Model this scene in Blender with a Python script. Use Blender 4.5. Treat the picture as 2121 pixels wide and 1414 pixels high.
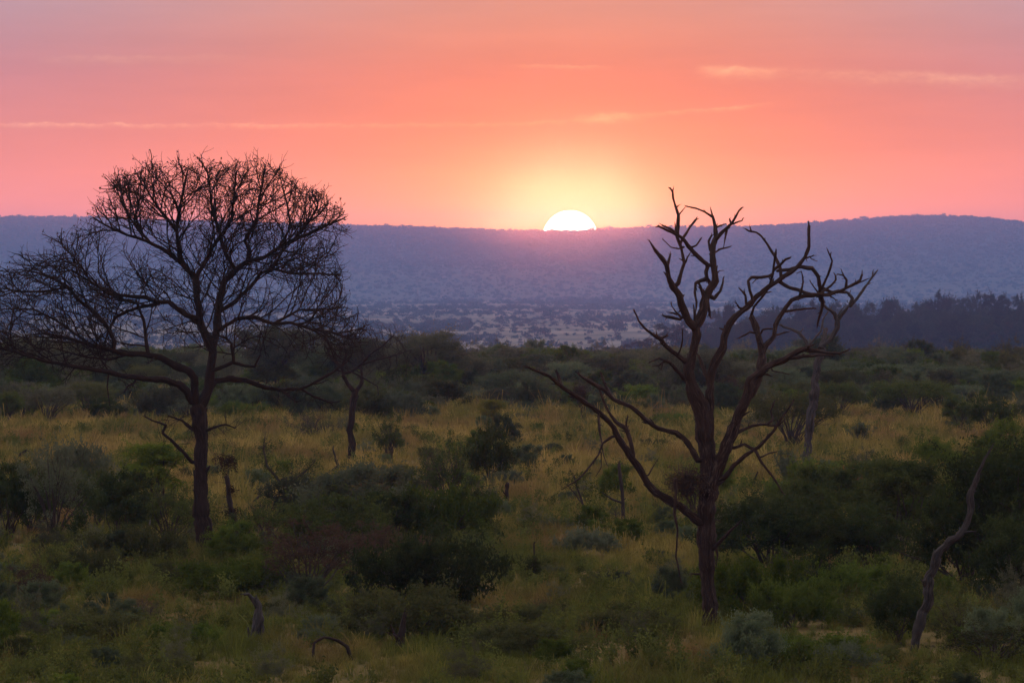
import bpy, math, random
import numpy as np
from mathutils import Vector, noise

for o in list(bpy.data.objects): bpy.data.objects.remove(o)
SC = bpy.context.scene
COL = SC.collection
R = math.radians

# ------------------------------------------------------------------ camera
FPX = 12295.0                 # focal length in photograph pixels (about 10 degrees across)
HC = 10.0                     # camera height above the grassland
PITCH = math.atan((707 - 560) / FPX)
K = 1.0 / FPX
cam = bpy.data.cameras.new('camera')
cam.sensor_width = 36.0
cam.lens = 36.0 * FPX / 2121.0
cam.clip_start = 1.0
cam.clip_end = 90000.0
camo = bpy.data.objects.new('camera', cam)
COL.objects.link(camo)
camo.location = (0, 0, HC)
camo.rotation_euler = (math.pi / 2 - PITCH, 0, 0)
SC.camera = camo

def ray(px, py):
    u = (px - 1060.5) / FPX
    v = (707 - py) / FPX
    c, s = math.cos(PITCH), math.sin(PITCH)
    return u, c + s * v, -s + c * v

def at(px, py, Y):
    """world point that the photograph shows at px,py when it stands Y metres away"""
    x, y, z = ray(px, py)
    t = Y / y
    return np.array((x * t, Y, HC + z * t))

# ------------------------------------------------------------------ render settings
SC.render.engine = 'CYCLES'
cy = SC.cycles
cy.max_bounces = 4; cy.diffuse_bounces = 2; cy.glossy_bounces = 1; cy.transmission_bounces = 3
cy.transparent_max_bounces = 4; cy.volume_bounces = 2
cy.use_denoising = True
try: cy.denoiser = 'OPENIMAGEDENOISE'
except Exception: pass
cy.sample_clamp_indirect = 4.0
SC.view_settings.view_transform = 'Standard'
SC.view_settings.look = 'None'
SC.view_settings.exposure = 0.38
SC.view_settings.gamma = 1.0

# ------------------------------------------------------------------ node helpers
class NT:
    def __init__(s, tree): s.t = tree; s.n = tree.nodes; s.l = tree.links
    def add(s, typ, **kw):
        nd = s.n.new(typ)
        for k, v in kw.items(): setattr(nd, k, v)
        return nd
    def put(s, sock, v):
        if isinstance(v, bpy.types.NodeSocket): s.l.new(v, sock)
        elif v is not None: sock.default_value = v
    def math(s, op, a, b=None, c=None, clamp=False):
        nd = s.add('ShaderNodeMath', operation=op, use_clamp=clamp)
        for i, v in enumerate((a, b, c)):
            if v is not None: s.put(nd.inputs[i], v)
        return nd.outputs[0]
    def maprange(s, v, a, b, c=0.0, d=1.0, smooth=False):
        nd = s.add('ShaderNodeMapRange')
        nd.interpolation_type = 'SMOOTHSTEP' if smooth else 'LINEAR'
        s.put(nd.inputs[0], v)
        for i, q in enumerate((a, b, c, d)): nd.inputs[i + 1].default_value = q
        return nd.outputs[0]
    def mix(s, f, a, b, blend='MIX'):
        nd = s.add('ShaderNodeMix', data_type='RGBA', blend_type=blend)
        s.put(nd.inputs[0], f); s.put(nd.inputs[6], a); s.put(nd.inputs[7], b)
        return nd.outputs[2]
    def noise(s, vec, scale, detail=3.0, rough=0.55, dims='3D', dist=0.0):
        nd = s.add('ShaderNodeTexNoise', noise_dimensions=dims)
        if vec is not None: s.l.new(vec, nd.inputs['Vector'])
        nd.inputs['Scale'].default_value = scale
        nd.inputs['Detail'].default_value = detail
        nd.inputs['Roughness'].default_value = rough
        nd.inputs['Distortion'].default_value = dist
        return nd.outputs['Fac']
    def ramp(s, f, stops):
        nd = s.add('ShaderNodeValToRGB')
        el = nd.color_ramp.elements
        while len(el) > 1: el.remove(el[-1])
        el[0].position = stops[0][0]; el[0].color = (*stops[0][1], 1)
        for p, c in stops[1:]:
            e = el.new(p); e.color = (*c, 1)
        s.put(nd.inputs[0], f)
        return nd.outputs[0]
    def vmul(s, vec, xyz):
        nd = s.add('ShaderNodeVectorMath', operation='MULTIPLY')
        s.l.new(vec, nd.inputs[0]); nd.inputs[1].default_value = xyz
        return nd.outputs[0]

def lin(r, g, b):
    f = lambda c: (c / 255 / 12.92) if c <= 10 else ((c / 255 + 0.055) / 1.055) ** 2.4
    return (f(r), f(g), f(b))

# ------------------------------------------------------------------ sky
SUN_PX = (1181, 493)
sx, sy, sz = ray(*SUN_PX)
SUN_AZ = math.degrees(math.atan2(sx, sy))
SUN_EL = math.degrees(math.atan2(sz, sy))
LAMP_EL = SUN_EL
W = bpy.data.worlds.new('World'); SC.world = W; W.use_nodes = True
W.cycles.sampling_method = 'MANUAL'; W.cycles.sample_map_resolution = 2048
w = NT(W.node_tree); w.n.clear()
geo = w.add('ShaderNodeTexCoord')
nrm = w.add('ShaderNodeVectorMath', operation='NORMALIZE'); w.l.new(geo.outputs['Generated'], nrm.inputs[0])
sep = w.add('ShaderNodeSeparateXYZ'); w.l.new(nrm.outputs[0], sep.inputs[0])
DX, DY, DZ = sep.outputs
el = w.math('MULTIPLY', w.math('ARCSINE', DZ), 57.29578)
az = w.math('SUBTRACT', w.math('MULTIPLY', w.math('ARCTAN2', DX, DY), 57.29578), SUN_AZ)
elp = w.math('MAXIMUM', el, 0.0)
tt = w.math('SQRT', w.math('DIVIDE', elp, 90.0))
def T(e): return math.sqrt(e / 90.0)
base = w.ramp(tt, [
    (0.0, (1.70, 0.38, 0.18)), (T(0.6), (1.42, 0.335, 0.17)), (T(1.2), (0.82, 0.230, 0.155)), (T(1.89), (0.53, 0.212, 0.225)), (T(2.6), (0.39, 0.268, 0.315)),
    (T(6), (0.54, 0.46, 0.52)), (T(14), (0.64, 0.56, 0.62)), (T(35), (0.70, 0.63, 0.68)), (T(90), (0.68, 0.63, 0.68))])  # upper sky, out of view, raised brighter than the visible sky as fill
# away from the sunset the low sky turns to dusk blue
front = w.math('MULTIPLY_ADD', DX, math.sin(R(SUN_AZ)), w.math('MULTIPLY', DY, math.cos(R(SUN_AZ))))
ff = w.maprange(front, -1.0, 1.0, 0.0, 1.0)
back = w.ramp(ff, [(0.0, (0.26, 0.27, 0.32)), (0.5, (0.85, 0.87, 0.92)), (0.93, (0.97, 0.98, 1.0)), (1.0, (1, 1, 1))])
base = w.mix(1.0, base, back, 'MULTIPLY')
# physical sky added for the high part
nish = w.add('ShaderNodeTexSky', sky_type='NISHITA')
nish.sun_disc = False
nish.sun_elevation = R(LAMP_EL); nish.sun_rotation = R(SUN_AZ)
nish.altitude = 300; nish.air_density = 1.2; nish.dust_density = 2.0; nish.ozone_density = 2.0
ngain = w.math('MULTIPLY', w.maprange(el, 3.0, 14.0, 0.0, 1.0, True), 0.10)
base = w.mix(1.0, base, w.mix(1.0, nish.outputs[0], ngain, 'MULTIPLY'), 'ADD')
def glow(sa, se, e0, col, power=1.0, fade=None):
    qa = w.math('POWER', w.math('DIVIDE', az, sa), 2.0)
    qe = w.math('POWER', w.math('DIVIDE', w.math('SUBTRACT', el, e0), se), 2.0)
    q = w.math('POWER', w.math('ADD', qa, qe), power)
    g = w.math('POWER', math.e, w.math('MULTIPLY', q, -1.0))
    if fade: return w.mix(g, (1, 1, 1, 1), (*fade, 1))
    return w.mix(1.0, g, (*col, 1), 'MULTIPLY')
base = w.mix(1.0, base, glow(4.4, 2.6, 0.7, None, 1.0, (1.0, 0.95, 0.12)), 'MULTIPLY')   # less blue towards the sun
for args in ((0.9, 0.45, 0.38, (0.6, 0.24, 0.0), 0.85),
             (2.6, 0.75, 0.40, (0.6, 0.33, 0.0), 1.0),
             (4.2, 3.5, 1.20, (0.40, 0.015, 0.0), 1.0)):
    base = w.mix(1.0, base, glow(*args), 'ADD')
# thin lit cloud streaks, laid out by compass direction and elevation
comb = w.add('ShaderNodeCombineXYZ'); w.l.new(az, comb.inputs[0]); w.l.new(el, comb.inputs[1])
AE = comb.outputs[0]
def streak(ec, width, amount, a0, a1, seed):
    mp = w.add('ShaderNodeMapping'); w.l.new(AE, mp.inputs[0])
    mp.inputs['Location'].default_value = (seed, seed * 0.7, 0)
    wob = w.noise(mp.outputs[0], 3.4, 5.0, 0.66)
    e2 = w.math('ADD', ec, w.math('MULTIPLY', w.math('SUBTRACT', wob, 0.5), 0.10))
    d = w.math('DIVIDE', w.math('SUBTRACT', el, e2), width)
    up = w.math('MULTIPLY', w.math('MAXIMUM', d, 0.0), 2.0)       # crisp upper edge, soft lower side
    dn = w.math('MULTIPLY', w.math('MINIMUM', d, 0.0), 0.7)
    dd = w.math('ADD', w.math('POWER', up, 2.0), w.math('POWER', dn, 2.0))
    g = w.math('POWER', math.e, w.math('MULTIPLY', dd, -1.0))
    v1 = w.vmul(mp.outputs[0], (1.0, 3.0, 1.0))
    n1 = w.maprange(w.noise(v1, 0.9, 5.0, 0.6), 0.36, 0.72, 0.18, 1.0)
    v2 = w.vmul(mp.outputs[0], (1.0, 2.2, 1.0))
    n2 = w.maprange(w.noise(v2, 7.0, 5.0, 0.7), 0.32, 0.68)
    m = w.math('MULTIPLY', w.math('MULTIPLY', g, n1), w.math('MULTIPLY_ADD', n2, 0.8, 0.2))
    m = w.math('MULTIPLY', m, w.maprange(az, a0, a0 + 0.35, 0, 1, True))
    m = w.math('MULTIPLY', m, w.maprange(az, a1 - 0.6, a1, 1, 0, True))
    return w.math('MULTIPLY', m, amount)
lift = w.math('MULTIPLY', w.math('POWER', w.math('MAXIMUM', w.math('ADD', az, 1.0), 0.0), 1.4), 0.045)
s1 = streak(w.math('ADD', lift, 1.405), 0.020, 0.55, -12.0, 2.1, 3.1)
s2 = streak(w.math('MULTIPLY_ADD', az, -0.028, 1.97), 0.065, 0.5, 1.15, 14.0, 9.4)
s3 = streak(w.math('ADD', w.math('MULTIPLY', az, -0.02), 1.965), 0.020, 0.8, -0.62, 0.5, 17.3)
s4 = streak(w.math('MULTIPLY_ADD', az, 0.012, 2.10), 0.04, 0.25, -5.2, -3.0, 25.0)
s5 = streak(w.math('MULTIPLY_ADD', az, 0.0, 0.82), 0.02, 0.25, -0.8, -0.1, 31.0)
s6 = streak(w.math('MULTIPLY_ADD', az, 0.045, 1.475), 0.045, 1.1, -0.05, 1.0, 41.0)
s7 = streak(w.math('MULTIPLY_ADD', az, -0.03, 1.985), 0.045, 0.9, 1.15, 2.1, 47.0)
cl = w.math('ADD', w.math('ADD', w.math('ADD', s1, s2), w.math('ADD', s3, s4)), w.math('ADD', s5, w.math('ADD', s6, s7)))
base = w.mix(1.0, base, w.mix(1.0, cl, (0.55, 0.42, 0.16, 1), 'MULTIPLY'), 'ADD')
# broad faint veils
vv = w.vmul(AE, (0.16, 1.3, 1.0))
veil = w.maprange(w.noise(vv, 1.6, 5.0, 0.6), 0.3, 0.7, 0.94, 1.07)
base = w.mix(1.0, base, veil, 'MULTIPLY')
bg = w.add('ShaderNodeBackground'); w.l.new(base, bg.inputs[0]); bg.inputs[1].default_value = 0.95
wo = w.add('ShaderNodeOutputWorld'); w.l.new(bg.outputs[0], wo.inputs[0])

sun = bpy.data.lights.new('sun', 'SUN'); sun.energy = 2.3; sun.angle = R(1.3); sun.color = (1.0, 0.10, 0.03)
suno = bpy.data.objects.new('sun', sun); COL.objects.link(suno)
d = Vector((math.sin(R(SUN_AZ)) * math.cos(R(LAMP_EL)), math.cos(R(SUN_AZ)) * math.cos(R(LAMP_EL)), math.sin(R(LAMP_EL))))
suno.rotation_euler = (-d).to_track_quat('-Z', 'Y').to_euler()
suno.location = (0, -20, 60)

# ------------------------------------------------------------------ tagging and mesh helpers
def tag(o, label=None, cat=None, group=None, kind=None):
    if label: o['label'] = label
    if cat: o['category'] = cat
    if group: o['group'] = group
    if kind: o['kind'] = kind
    return o

def empty(name, loc):
    o = bpy.data.objects.new(name, None); COL.objects.link(o)
    o.location = tuple(float(v) for v in loc); o.empty_display_size = 0.3
    return o

class MB:
    def __init__(s): s.v = []; s.f = []; s.uv = []; s.n = 0
    def add(s, V, F, UV=None):
        V = np.asarray(V, float)
        s.v.append(V)
        s.f.extend([tuple(i + s.n for i in f) for f in F])
        s.uv.append(np.zeros((len(V), 2)) if UV is None else np.asarray(UV, float))
        s.n += len(V)
    def mesh(s, name, mat=None, smooth=True, origin=(0, 0, 0)):
        me = bpy.data.meshes.new(name)
        V = np.concatenate(s.v) - np.asarray(origin, float)
        me.from_pydata(V.tolist(), [], s.f)
        UV = np.concatenate(s.uv)
        ul = me.uv_layers.new(name='UVMap')
        li = np.empty(len(me.loops), np.int32); me.loops.foreach_get('vertex_index', li)
        ul.data.foreach_set('uv', UV[li].astype(np.float32).ravel())
        if smooth: me.polygons.foreach_set('use_smooth', np.ones(len(me.polygons), bool))
        if mat: me.materials.append(mat)
        me.update()
        return me

def link(name, me, parent=None):
    o = bpy.data.objects.new(name, me); COL.objects.link(o)
    if parent is not None: o.parent = parent
    return o

def smooth_path(P, R_, step, lin_w=0.0):
    """Catmull-Rom through the control points, resampled"""
    P = np.asarray(P, float); R_ = np.asarray(R_, float)
    n = len(P)
    E = np.vstack([2 * P[0] - P[1], P, 2 * P[-1] - P[-2]])
    out, rr = [], []
    for i in range(n - 1):
        p0, p1, p2, p3 = E[i], E[i + 1], E[i + 2], E[i + 3]
        m = max(1, int(round(np.linalg.norm(p2 - p1) / step)))
        for j in range(m):
            t = j / m
            out.append(lin_w * (p1 + (p2 - p1) * t) + (1 - lin_w) * 0.5 * ((2 * p1) + (-p0 + p2) * t + (2 * p0 - 5 * p1 + 4 * p2 - p3) * t * t + (-p0 + 3 * p1 - 3 * p2 + p3) * t ** 3))
            rr.append(R_[i] * (1 - t) + R_[i + 1] * t)
    out.append(P[-1]); rr.append(R_[-1])
    return np.array(out), np.array(rr)

def tube(mb, P, Rr, sides=8, rough=0.0, seed=0.0, cap=True, tipround=False):
    P = np.asarray(P, float); Rr = np.asarray(Rr, float)
    n = len(P)
    if n < 2: return
    Tn = np.gradient(P, axis=0)
    Tn /= np.maximum(np.linalg.norm(Tn, axis=1, keepdims=True), 1e-9)
    a = np.cross(Tn[0], (0.0, 1.0, 0.0))
    if np.linalg.norm(a) < 1e-3: a = np.cross(Tn[0], (1.0, 0, 0))
    a /= np.linalg.norm(a)
    ang = np.arange(sides) * 2 * math.pi / sides
    ca, sa = np.cos(ang), np.sin(ang)
    V = np.empty((n, sides, 3)); UV = np.empty((n, sides, 2))
    L = 0.0
    for i in range(n):
        if i:
            a = a - Tn[i] * np.dot(a, Tn[i]); a /= max(np.linalg.norm(a), 1e-9)
            L += np.linalg.norm(P[i] - P[i - 1])
        b = np.cross(Tn[i], a)
        rad = np.full(sides, Rr[i])
        if rough > 0:
            for k in range(sides):
                rad[k] *= 1 + rough * (noise.noise((ca[k] * 1.7 + seed, sa[k] * 1.7, L * 0.9)) + 0.6 * noise.noise((ca[k] * 4.0, sa[k] * 4.0 + seed, L * 1.6)) + 0.45 * noise.noise((ca[k] * 2.5 + 9, sa[k] * 2.5 + seed, L * 6.0)))
        V[i] = P[i] + np.outer(ca * rad, a) + np.outer(sa * rad, b)
        UV[i, :, 0] = np.abs(ang - math.pi) * Rr[max(0, n // 2)] ; UV[i, :, 1] = L + seed
    F = []
    for i in range(n - 1):
        for k in range(sides):
            k2 = (k + 1) % sides
            F.append((i * sides + k, i * sides + k2, (i + 1) * sides + k2, (i + 1) * sides + k))
    if cap:
        F.append(tuple((n - 1) * sides + k for k in range(sides)))
        F.append(tuple(sides - 1 - k for k in range(sides)))
    mb.add(V.reshape(-1, 3), F, UV.reshape(-1, 2))

# ------------------------------------------------------------------ materials
def new_mat(name):
    m = bpy.data.materials.new(name); m.use_nodes = True
    nt = NT(m.node_tree); nt.n.clear()
    out = nt.add('ShaderNodeOutputMaterial')
    return m, nt, out

def bark_mat(name, c1, c2, c3, scale=1.0, bump=0.5):
    m, t, out = new_mat(name)
    uv = t.add('ShaderNodeUVMap')
    pos = t.add('ShaderNodeNewGeometry').outputs['Position']
    v = t.vmul(uv.outputs[0], (26 * scale, 3.2 * scale, 1))
    n1 = t.noise(v, 1.0, 5.0, 0.65, dist=0.4)
    n2 = t.noise(pos, 1.1, 3.0)
    v3 = t.vmul(uv.outputs[0], (60 * scale, 9 * scale, 1))
    n3 = t.noise(v3, 1.0, 3.0, 0.6)
    col = t.ramp(n1, [(0.32, c1), (0.52, c2), (0.72, c3)])
    col = t.mix(t.maprange(n2, 0.35, 0.7), col, (*c2, 1))
    p = t.add('ShaderNodeBsdfPrincipled')
    t.l.new(col, p.inputs['Base Color']); p.inputs['Roughness'].default_value = 0.9
    p.inputs['Specular IOR Level'].default_value = 0.15
    bp = t.add('ShaderNodeBump'); bp.inputs['Strength'].default_value = bump; bp.inputs['Distance'].default_value = 0.04
    t.l.new(t.math('ADD', n1, t.math('MULTIPLY', n3, 0.4)), bp.inputs['Height']); t.l.new(bp.outputs[0], p.inputs['Normal'])
    t.l.new(p.outputs[0], out.inputs[0])
    return m

def leaf_mat(name, c1, c2, trans=0.45, var=0.85):
    m, t, out = new_mat(name)
    pos = t.add('ShaderNodeNewGeometry').outputs['Position']
    oi = t.add('ShaderNodeObjectInfo')
    n1 = t.noise(pos, 2.6, 3.0, 0.6)
    n2 = t.noise(pos, 0.5, 2.0)
    f = t.math('ADD', t.maprange(n1, 0.34, 0.66, 0, 0.8), t.maprange(n2, 0.35, 0.65, 0, 0.4))
    col = t.mix(f, (*c1, 1), (*c2, 1))
    g = t.maprange(oi.outputs['Random'], 0, 1, 1 - var * 0.5, 1 + var * 0.5)
    col = t.mix(1.0, col, g, 'MULTIPLY')
    df = t.add('ShaderNodeBsdfDiffuse'); t.l.new(col, df.inputs[0])
    tr = t.add('ShaderNodeBsdfTranslucent'); t.l.new(col, tr.inputs[0])
    mx = t.add('ShaderNodeMixShader'); mx.inputs[0].default_value = trans
    t.l.new(df.outputs[0], mx.inputs[1]); t.l.new(tr.outputs[0], mx.inputs[2])
    t.l.new(mx.outputs[0], out.inputs[0])
    return m

M = {}
M['bark_dark'] = bark_mat('bark_dark', (0.012, 0.007, 0.005), (0.038, 0.024, 0.017), (0.10, 0.068, 0.050))
M['bark_dead'] = bark_mat('bark_dead', (0.012, 0.007, 0.005), (0.052, 0.031, 0.022), (0.20, 0.145, 0.11), bump=0.8)
M['bark_grey'] = bark_mat('bark_grey', (0.014, 0.011, 0.009), (0.055, 0.046, 0.039), (0.19, 0.165, 0.145), bump=0.7)
M['bark_pale'] = bark_mat('bark_pale', (0.06, 0.05, 0.045), (0.19, 0.165, 0.15), (0.34, 0.30, 0.27), bump=0.7)
M['bark_ash'] = bark_mat('bark_ash', (0.024, 0.019, 0.016), (0.078, 0.066, 0.058), (0.21, 0.18, 0.16), bump=0.8)
M['stem'] = bark_mat('stem_bark', (0.03, 0.022, 0.018), (0.07, 0.05, 0.04), (0.13, 0.10, 0.08), bump=0.3)
LC = {  # leaf colours
 'dark':   ((0.040, 0.056, 0.015), (0.110, 0.130, 0.032)),
 'deep':   ((0.028, 0.042, 0.013), (0.080, 0.100, 0.028)),
 'olive':  ((0.055, 0.062, 0.022), (0.115, 0.115, 0.036)),
 'green':  ((0.050, 0.080, 0.012), (0.135, 0.170, 0.026)),
 'bright': ((0.070, 0.110, 0.014), (0.170, 0.205, 0.028)),
 'yellow': ((0.095, 0.105, 0.018), (0.185, 0.165, 0.030)),
 'grey':   ((0.062, 0.076, 0.040), (0.130, 0.142, 0.078)),
 'brown':  ((0.050, 0.032, 0.020), (0.110, 0.068, 0.042)),
 'rust':   ((0.110, 0.035, 0.022), (0.200, 0.070, 0.040)),
 'dusk':   ((0.070, 0.074, 0.042), (0.150, 0.146, 0.078)),
 'wood':   ((0.066, 0.090, 0.044), (0.140, 0.165, 0.080)),
 'far':    ((0.014, 0.022, 0.013), (0.036, 0.048, 0.027)),
}
for k, (a, b) in LC.items(): M[k] = leaf_mat('leaf_' + k, a, b)

# ------------------------------------------------------------------ the ground
VALLEY = -45.0
def sstep(a, b, x):
    t = np.clip((np.asarray(x, float) - a) / (b - a), 0, 1)
    return t * t * (3 - 2 * t)
def ground_z(x, y):
    s = min(max((y - 600.0) / 3000.0, 0.0), 1.0)
    und = 0.16 * noise.noise((x * 0.05, y * 0.025, 3.3)) + 0.07 * noise.noise((x * 0.17, y * 0.09, 9.1))
    far = 2.6 * noise.noise((x * 0.003, y * 0.0012, 1.7)) * float(sstep(3500, 4800, y)) * (1 - float(sstep(9300, 10500, y)))
    return und * (1 - min(1.0, s * 4)) + VALLEY * s + far
def dist(py):                       # where a line of sight through row py meets the grassland
    return HC / ((py - 560) / FPX)
def on_ground(px, py):
    D = dist(py)
    p = at(px, py, D); p[2] = ground_z(p[0], D)
    return p, D

def ground_mat():
    m, t, out = new_mat('savanna_ground')
    pos = t.add('ShaderNodeNewGeometry').outputs['Position']
    n1 = t.noise(pos, 0.22, 5.0, 0.6)
    n2 = t.noise(pos, 1.9, 4.0, 0.65)
    n3 = t.noise(t.vmul(pos, (1, 0.30, 1)), 0.016, 5.0, 0.65)
    near = t.ramp(n1, [(0.3, (0.085, 0.080, 0.028)), (0.5, (0.19, 0.135, 0.050)), (0.7, (0.25, 0.165, 0.065))])
    near = t.mix(t.maprange(n2, 0.3, 0.7, 0.0, 0.5), near, (0.09, 0.07, 0.035, 1))
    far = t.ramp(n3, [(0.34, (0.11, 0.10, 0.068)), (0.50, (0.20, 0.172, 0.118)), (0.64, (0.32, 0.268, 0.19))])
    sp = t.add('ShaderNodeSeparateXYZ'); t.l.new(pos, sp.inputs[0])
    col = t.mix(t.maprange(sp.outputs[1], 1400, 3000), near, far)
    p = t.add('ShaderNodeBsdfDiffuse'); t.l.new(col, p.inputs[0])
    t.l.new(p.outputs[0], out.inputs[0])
    return m
M['ground'] = ground_mat()
def build_ground():
    ys = np.concatenate([np.linspace(-45, 120, 20), np.linspace(124, 760, 150)[1:], np.geomspace(770, 17400, 130)])
    us = np.linspace(-1, 1, 71)
    V, F = [], []
    for y in ys:
        hw = 60 + 0.22 * max(y, 0)
        for u in us: V.append((u * hw, y, ground_z(u * hw, y)))
    nu = len(us)
    for j in range(len(ys) - 1):
        for i in range(nu - 1):
            q = j * nu + i
            F.append((q, q + 1, q + nu + 1, q + nu))
    mb = MB(); mb.add(V, F)
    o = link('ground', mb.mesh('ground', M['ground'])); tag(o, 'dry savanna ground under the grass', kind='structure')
build_ground()

# ------------------------------------------------------------------ the ridge
RIDGE = [(-1600, 452), (-900, 444), (-300, 445), (0, 448), (150, 449), (400, 458), (740, 467), (900, 471), (1060, 477), (1180, 478), (1240, 475),
         (1330, 471), (1450, 471), (1600, 467), (1700, 460), (1800, 452), (1900, 446), (2000, 447), (2121, 459), (2400, 466), (3000, 452), (3800, 470)]
YR = 15000.0
rx = np.array([at(a, b, YR)[0] for a, b in RIDGE]); rz = np.array([at(a, b, YR)[2] for a, b in RIDGE])
Y0 = 10300.0
def hill_z(x, y):
    top = float(np.interp(x, rx, rz)) - 2.0
    s = (y - Y0) / (YR - Y0)
    g = noise.noise((x * 0.0026, y * 0.0006, 5.0)) + 0.5 * noise.noise((x * 0.007, y * 0.0016, 2.0))
    if s <= 1:
        s = max(s, 0)
        return -50 + (top + 50) * (0.25 * s + 0.75 * s * s * (1.7 - 0.7 * s)) + g * 16.0 * math.sin(math.pi * s)
    return top - (y - YR) * 0.03
def hill_mat():
    m, t, out = new_mat('ridge_scrub')
    pos = t.add('ShaderNodeNewGeometry').outputs['Position']
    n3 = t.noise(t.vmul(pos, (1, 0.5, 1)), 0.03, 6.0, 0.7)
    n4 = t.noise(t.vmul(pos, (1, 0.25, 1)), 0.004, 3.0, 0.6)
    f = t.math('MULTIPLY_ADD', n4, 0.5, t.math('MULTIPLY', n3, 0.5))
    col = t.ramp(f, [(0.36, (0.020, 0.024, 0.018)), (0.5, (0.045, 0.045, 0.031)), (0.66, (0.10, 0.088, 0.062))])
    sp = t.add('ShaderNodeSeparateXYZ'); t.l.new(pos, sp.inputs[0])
    foot = t.ramp(f, [(0.36, (0.09, 0.085, 0.058)), (0.5, (0.13, 0.115, 0.08)), (0.66, (0.18, 0.155, 0.11))])  # painted into the slope colour: pale foot stands in for thicker haze low down
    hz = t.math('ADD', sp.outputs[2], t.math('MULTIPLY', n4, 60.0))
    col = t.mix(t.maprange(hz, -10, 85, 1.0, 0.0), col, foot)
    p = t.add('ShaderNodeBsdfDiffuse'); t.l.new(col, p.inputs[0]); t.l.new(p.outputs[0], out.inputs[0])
    return m
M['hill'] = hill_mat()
def build_hill():
    ys = np.concatenate([np.linspace(Y0, YR, 60), np.linspace(YR, 17300, 8)[1:]])
    xs = np.linspace(-2800, 2800, 300)
    V = [(x, y, hill_z(x, y)) for y in ys for x in xs]
    n = len(xs)
    F = [(j * n + i, j * n + i + 1, (j + 1) * n + i + 1, (j + 1) * n + i) for j in range(len(ys) - 1) for i in range(n - 1)]
    mb = MB(); mb.add(V, F)
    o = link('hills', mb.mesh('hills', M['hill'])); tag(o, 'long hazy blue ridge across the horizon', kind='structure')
build_hill()

# ------------------------------------------------------------------ the sun itself
def build_sun():
    m, t, out = new_mat('sun_surface')
    e = t.add('ShaderNodeEmission'); e.inputs[0].default_value = (1.0, 0.86, 0.62, 1); e.inputs[1].default_value = 9.0
    t.l.new(e.outputs[0], out.inputs[0])
    try: m.cycles.emission_sampling = 'NONE'
    except Exception: pass
    DS = 45000.0
    c = at(*SUN_PX, DS); r = DS * 57 / FPX
    n, k = 48, 24
    V, F = [], []
    for j in range(k + 1):
        th = math.pi * j / k
        for i in range(n):
            ph = 2 * math.pi * i / n
            V.append((r * math.sin(th) * math.cos(ph), r * math.sin(th) * math.sin(ph), r * math.cos(th)))
    for j in range(k):
        for i in range(n):
            F.append((j * n + i, (j + 1) * n + i, (j + 1) * n + (i + 1) % n, j * n + (i + 1) % n))
    mb = MB(); mb.add(V, F)
    o = link('setting_sun', mb.mesh('setting_sun', m)); o.location = tuple(c)
    tag(o, 'white hot setting sun half sunk behind the ridge', 'sun')
build_sun()

# ------------------------------------------------------------------ haze over the valley
def build_haze():
    m, t, out = new_mat('evening_haze')
    a = t.add('ShaderNodeVolumePrincipled')
    a.inputs['Color'].default_value = (0.20, 0.50, 1.0, 1); a.inputs['Density'].default_value = 0.000069; a.inputs['Anisotropy'].default_value = 0.72
    # added forward-scattering lobe, imitating the red lens bloom around the sun
    b = t.add('ShaderNodeVolumePrincipled')
    b.inputs['Color'].default_value = (1.0, 0.10, 0.08, 1); b.inputs['Density'].default_value = 0.0000011; b.inputs['Anisotropy'].default_value = 0.99
    ad = t.add('ShaderNodeAddShader'); t.l.new(a.outputs[0], ad.inputs[0]); t.l.new(b.outputs[0], ad.inputs[1])
    t.l.new(ad.outputs[0], out.inputs['Volume'])
    x0, x1, y0, y1, z0, z1 = -4600, 4600, -60, 17600, -54, 172
    V = [(x, y, z) for z in (z0, z1) for y in (y0, y1) for x in (x0, x1)]
    F = [(0, 2, 3, 1), (4, 5, 7, 6), (0, 1, 5, 4), (2, 6, 7, 3), (0, 4, 6, 2), (1, 3, 7, 5)]
    mb = MB(); mb.add(V, F)
    o = link('haze', mb.mesh('haze', m, smooth=False)); tag(o, 'blue evening haze filling the valley', kind='stuff')
build_haze()

# ------------------------------------------------------------------ leafy plant prototypes
def leaves(mb, C, rng, size, asp=0.45, up=0.35):
    """one small folded leaf (two triangles) at each centre"""
    n = len(C)
    if n == 0: return
    d = rng.normal(size=(n, 3)); d[:, 2] += up; d /= np.linalg.norm(d, axis=1, keepdims=True)
    e = np.cross(d, rng.normal(size=(n, 3))); e /= np.maximum(np.linalg.norm(e, axis=1, keepdims=True), 1e-6)
    nn = np.cross(d, e)
    s = size * rng.uniform(0.6, 1.4, (n, 1))
    V = np.empty((n, 4, 3))
    V[:, 0] = C - d * s * 0.5
    V[:, 1] = C + e * s * asp * 0.5 + nn * s * 0.1
    V[:, 2] = C + d * s * 0.5
    V[:, 3] = C - e * s * asp * 0.5 + nn * s * 0.1
    mb.v.append(V.reshape(-1, 3)); mb.uv.append(np.zeros((n * 4, 2)))
    mb.f.extend([(q, q + 1, q + 2, q + 3) for q in range(mb.n, mb.n + 4 * n, 4)])
    mb.n += 4 * n

def curve_pts(a, b, rng, sag, k=5):
    a = np.asarray(a, float); b = np.asarray(b, float)
    L = np.linalg.norm(b - a)
    t = np.linspace(0, 1, k)[:, None]
    P = a + (b - a) * t
    bend = rng.normal(size=3) * L * sag
    P = P + bend * (np.sin(t * math.pi)) + rng.normal(size=(k, 3)) * L * 0.025 * np.sin(t * math.pi)
    return P

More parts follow.
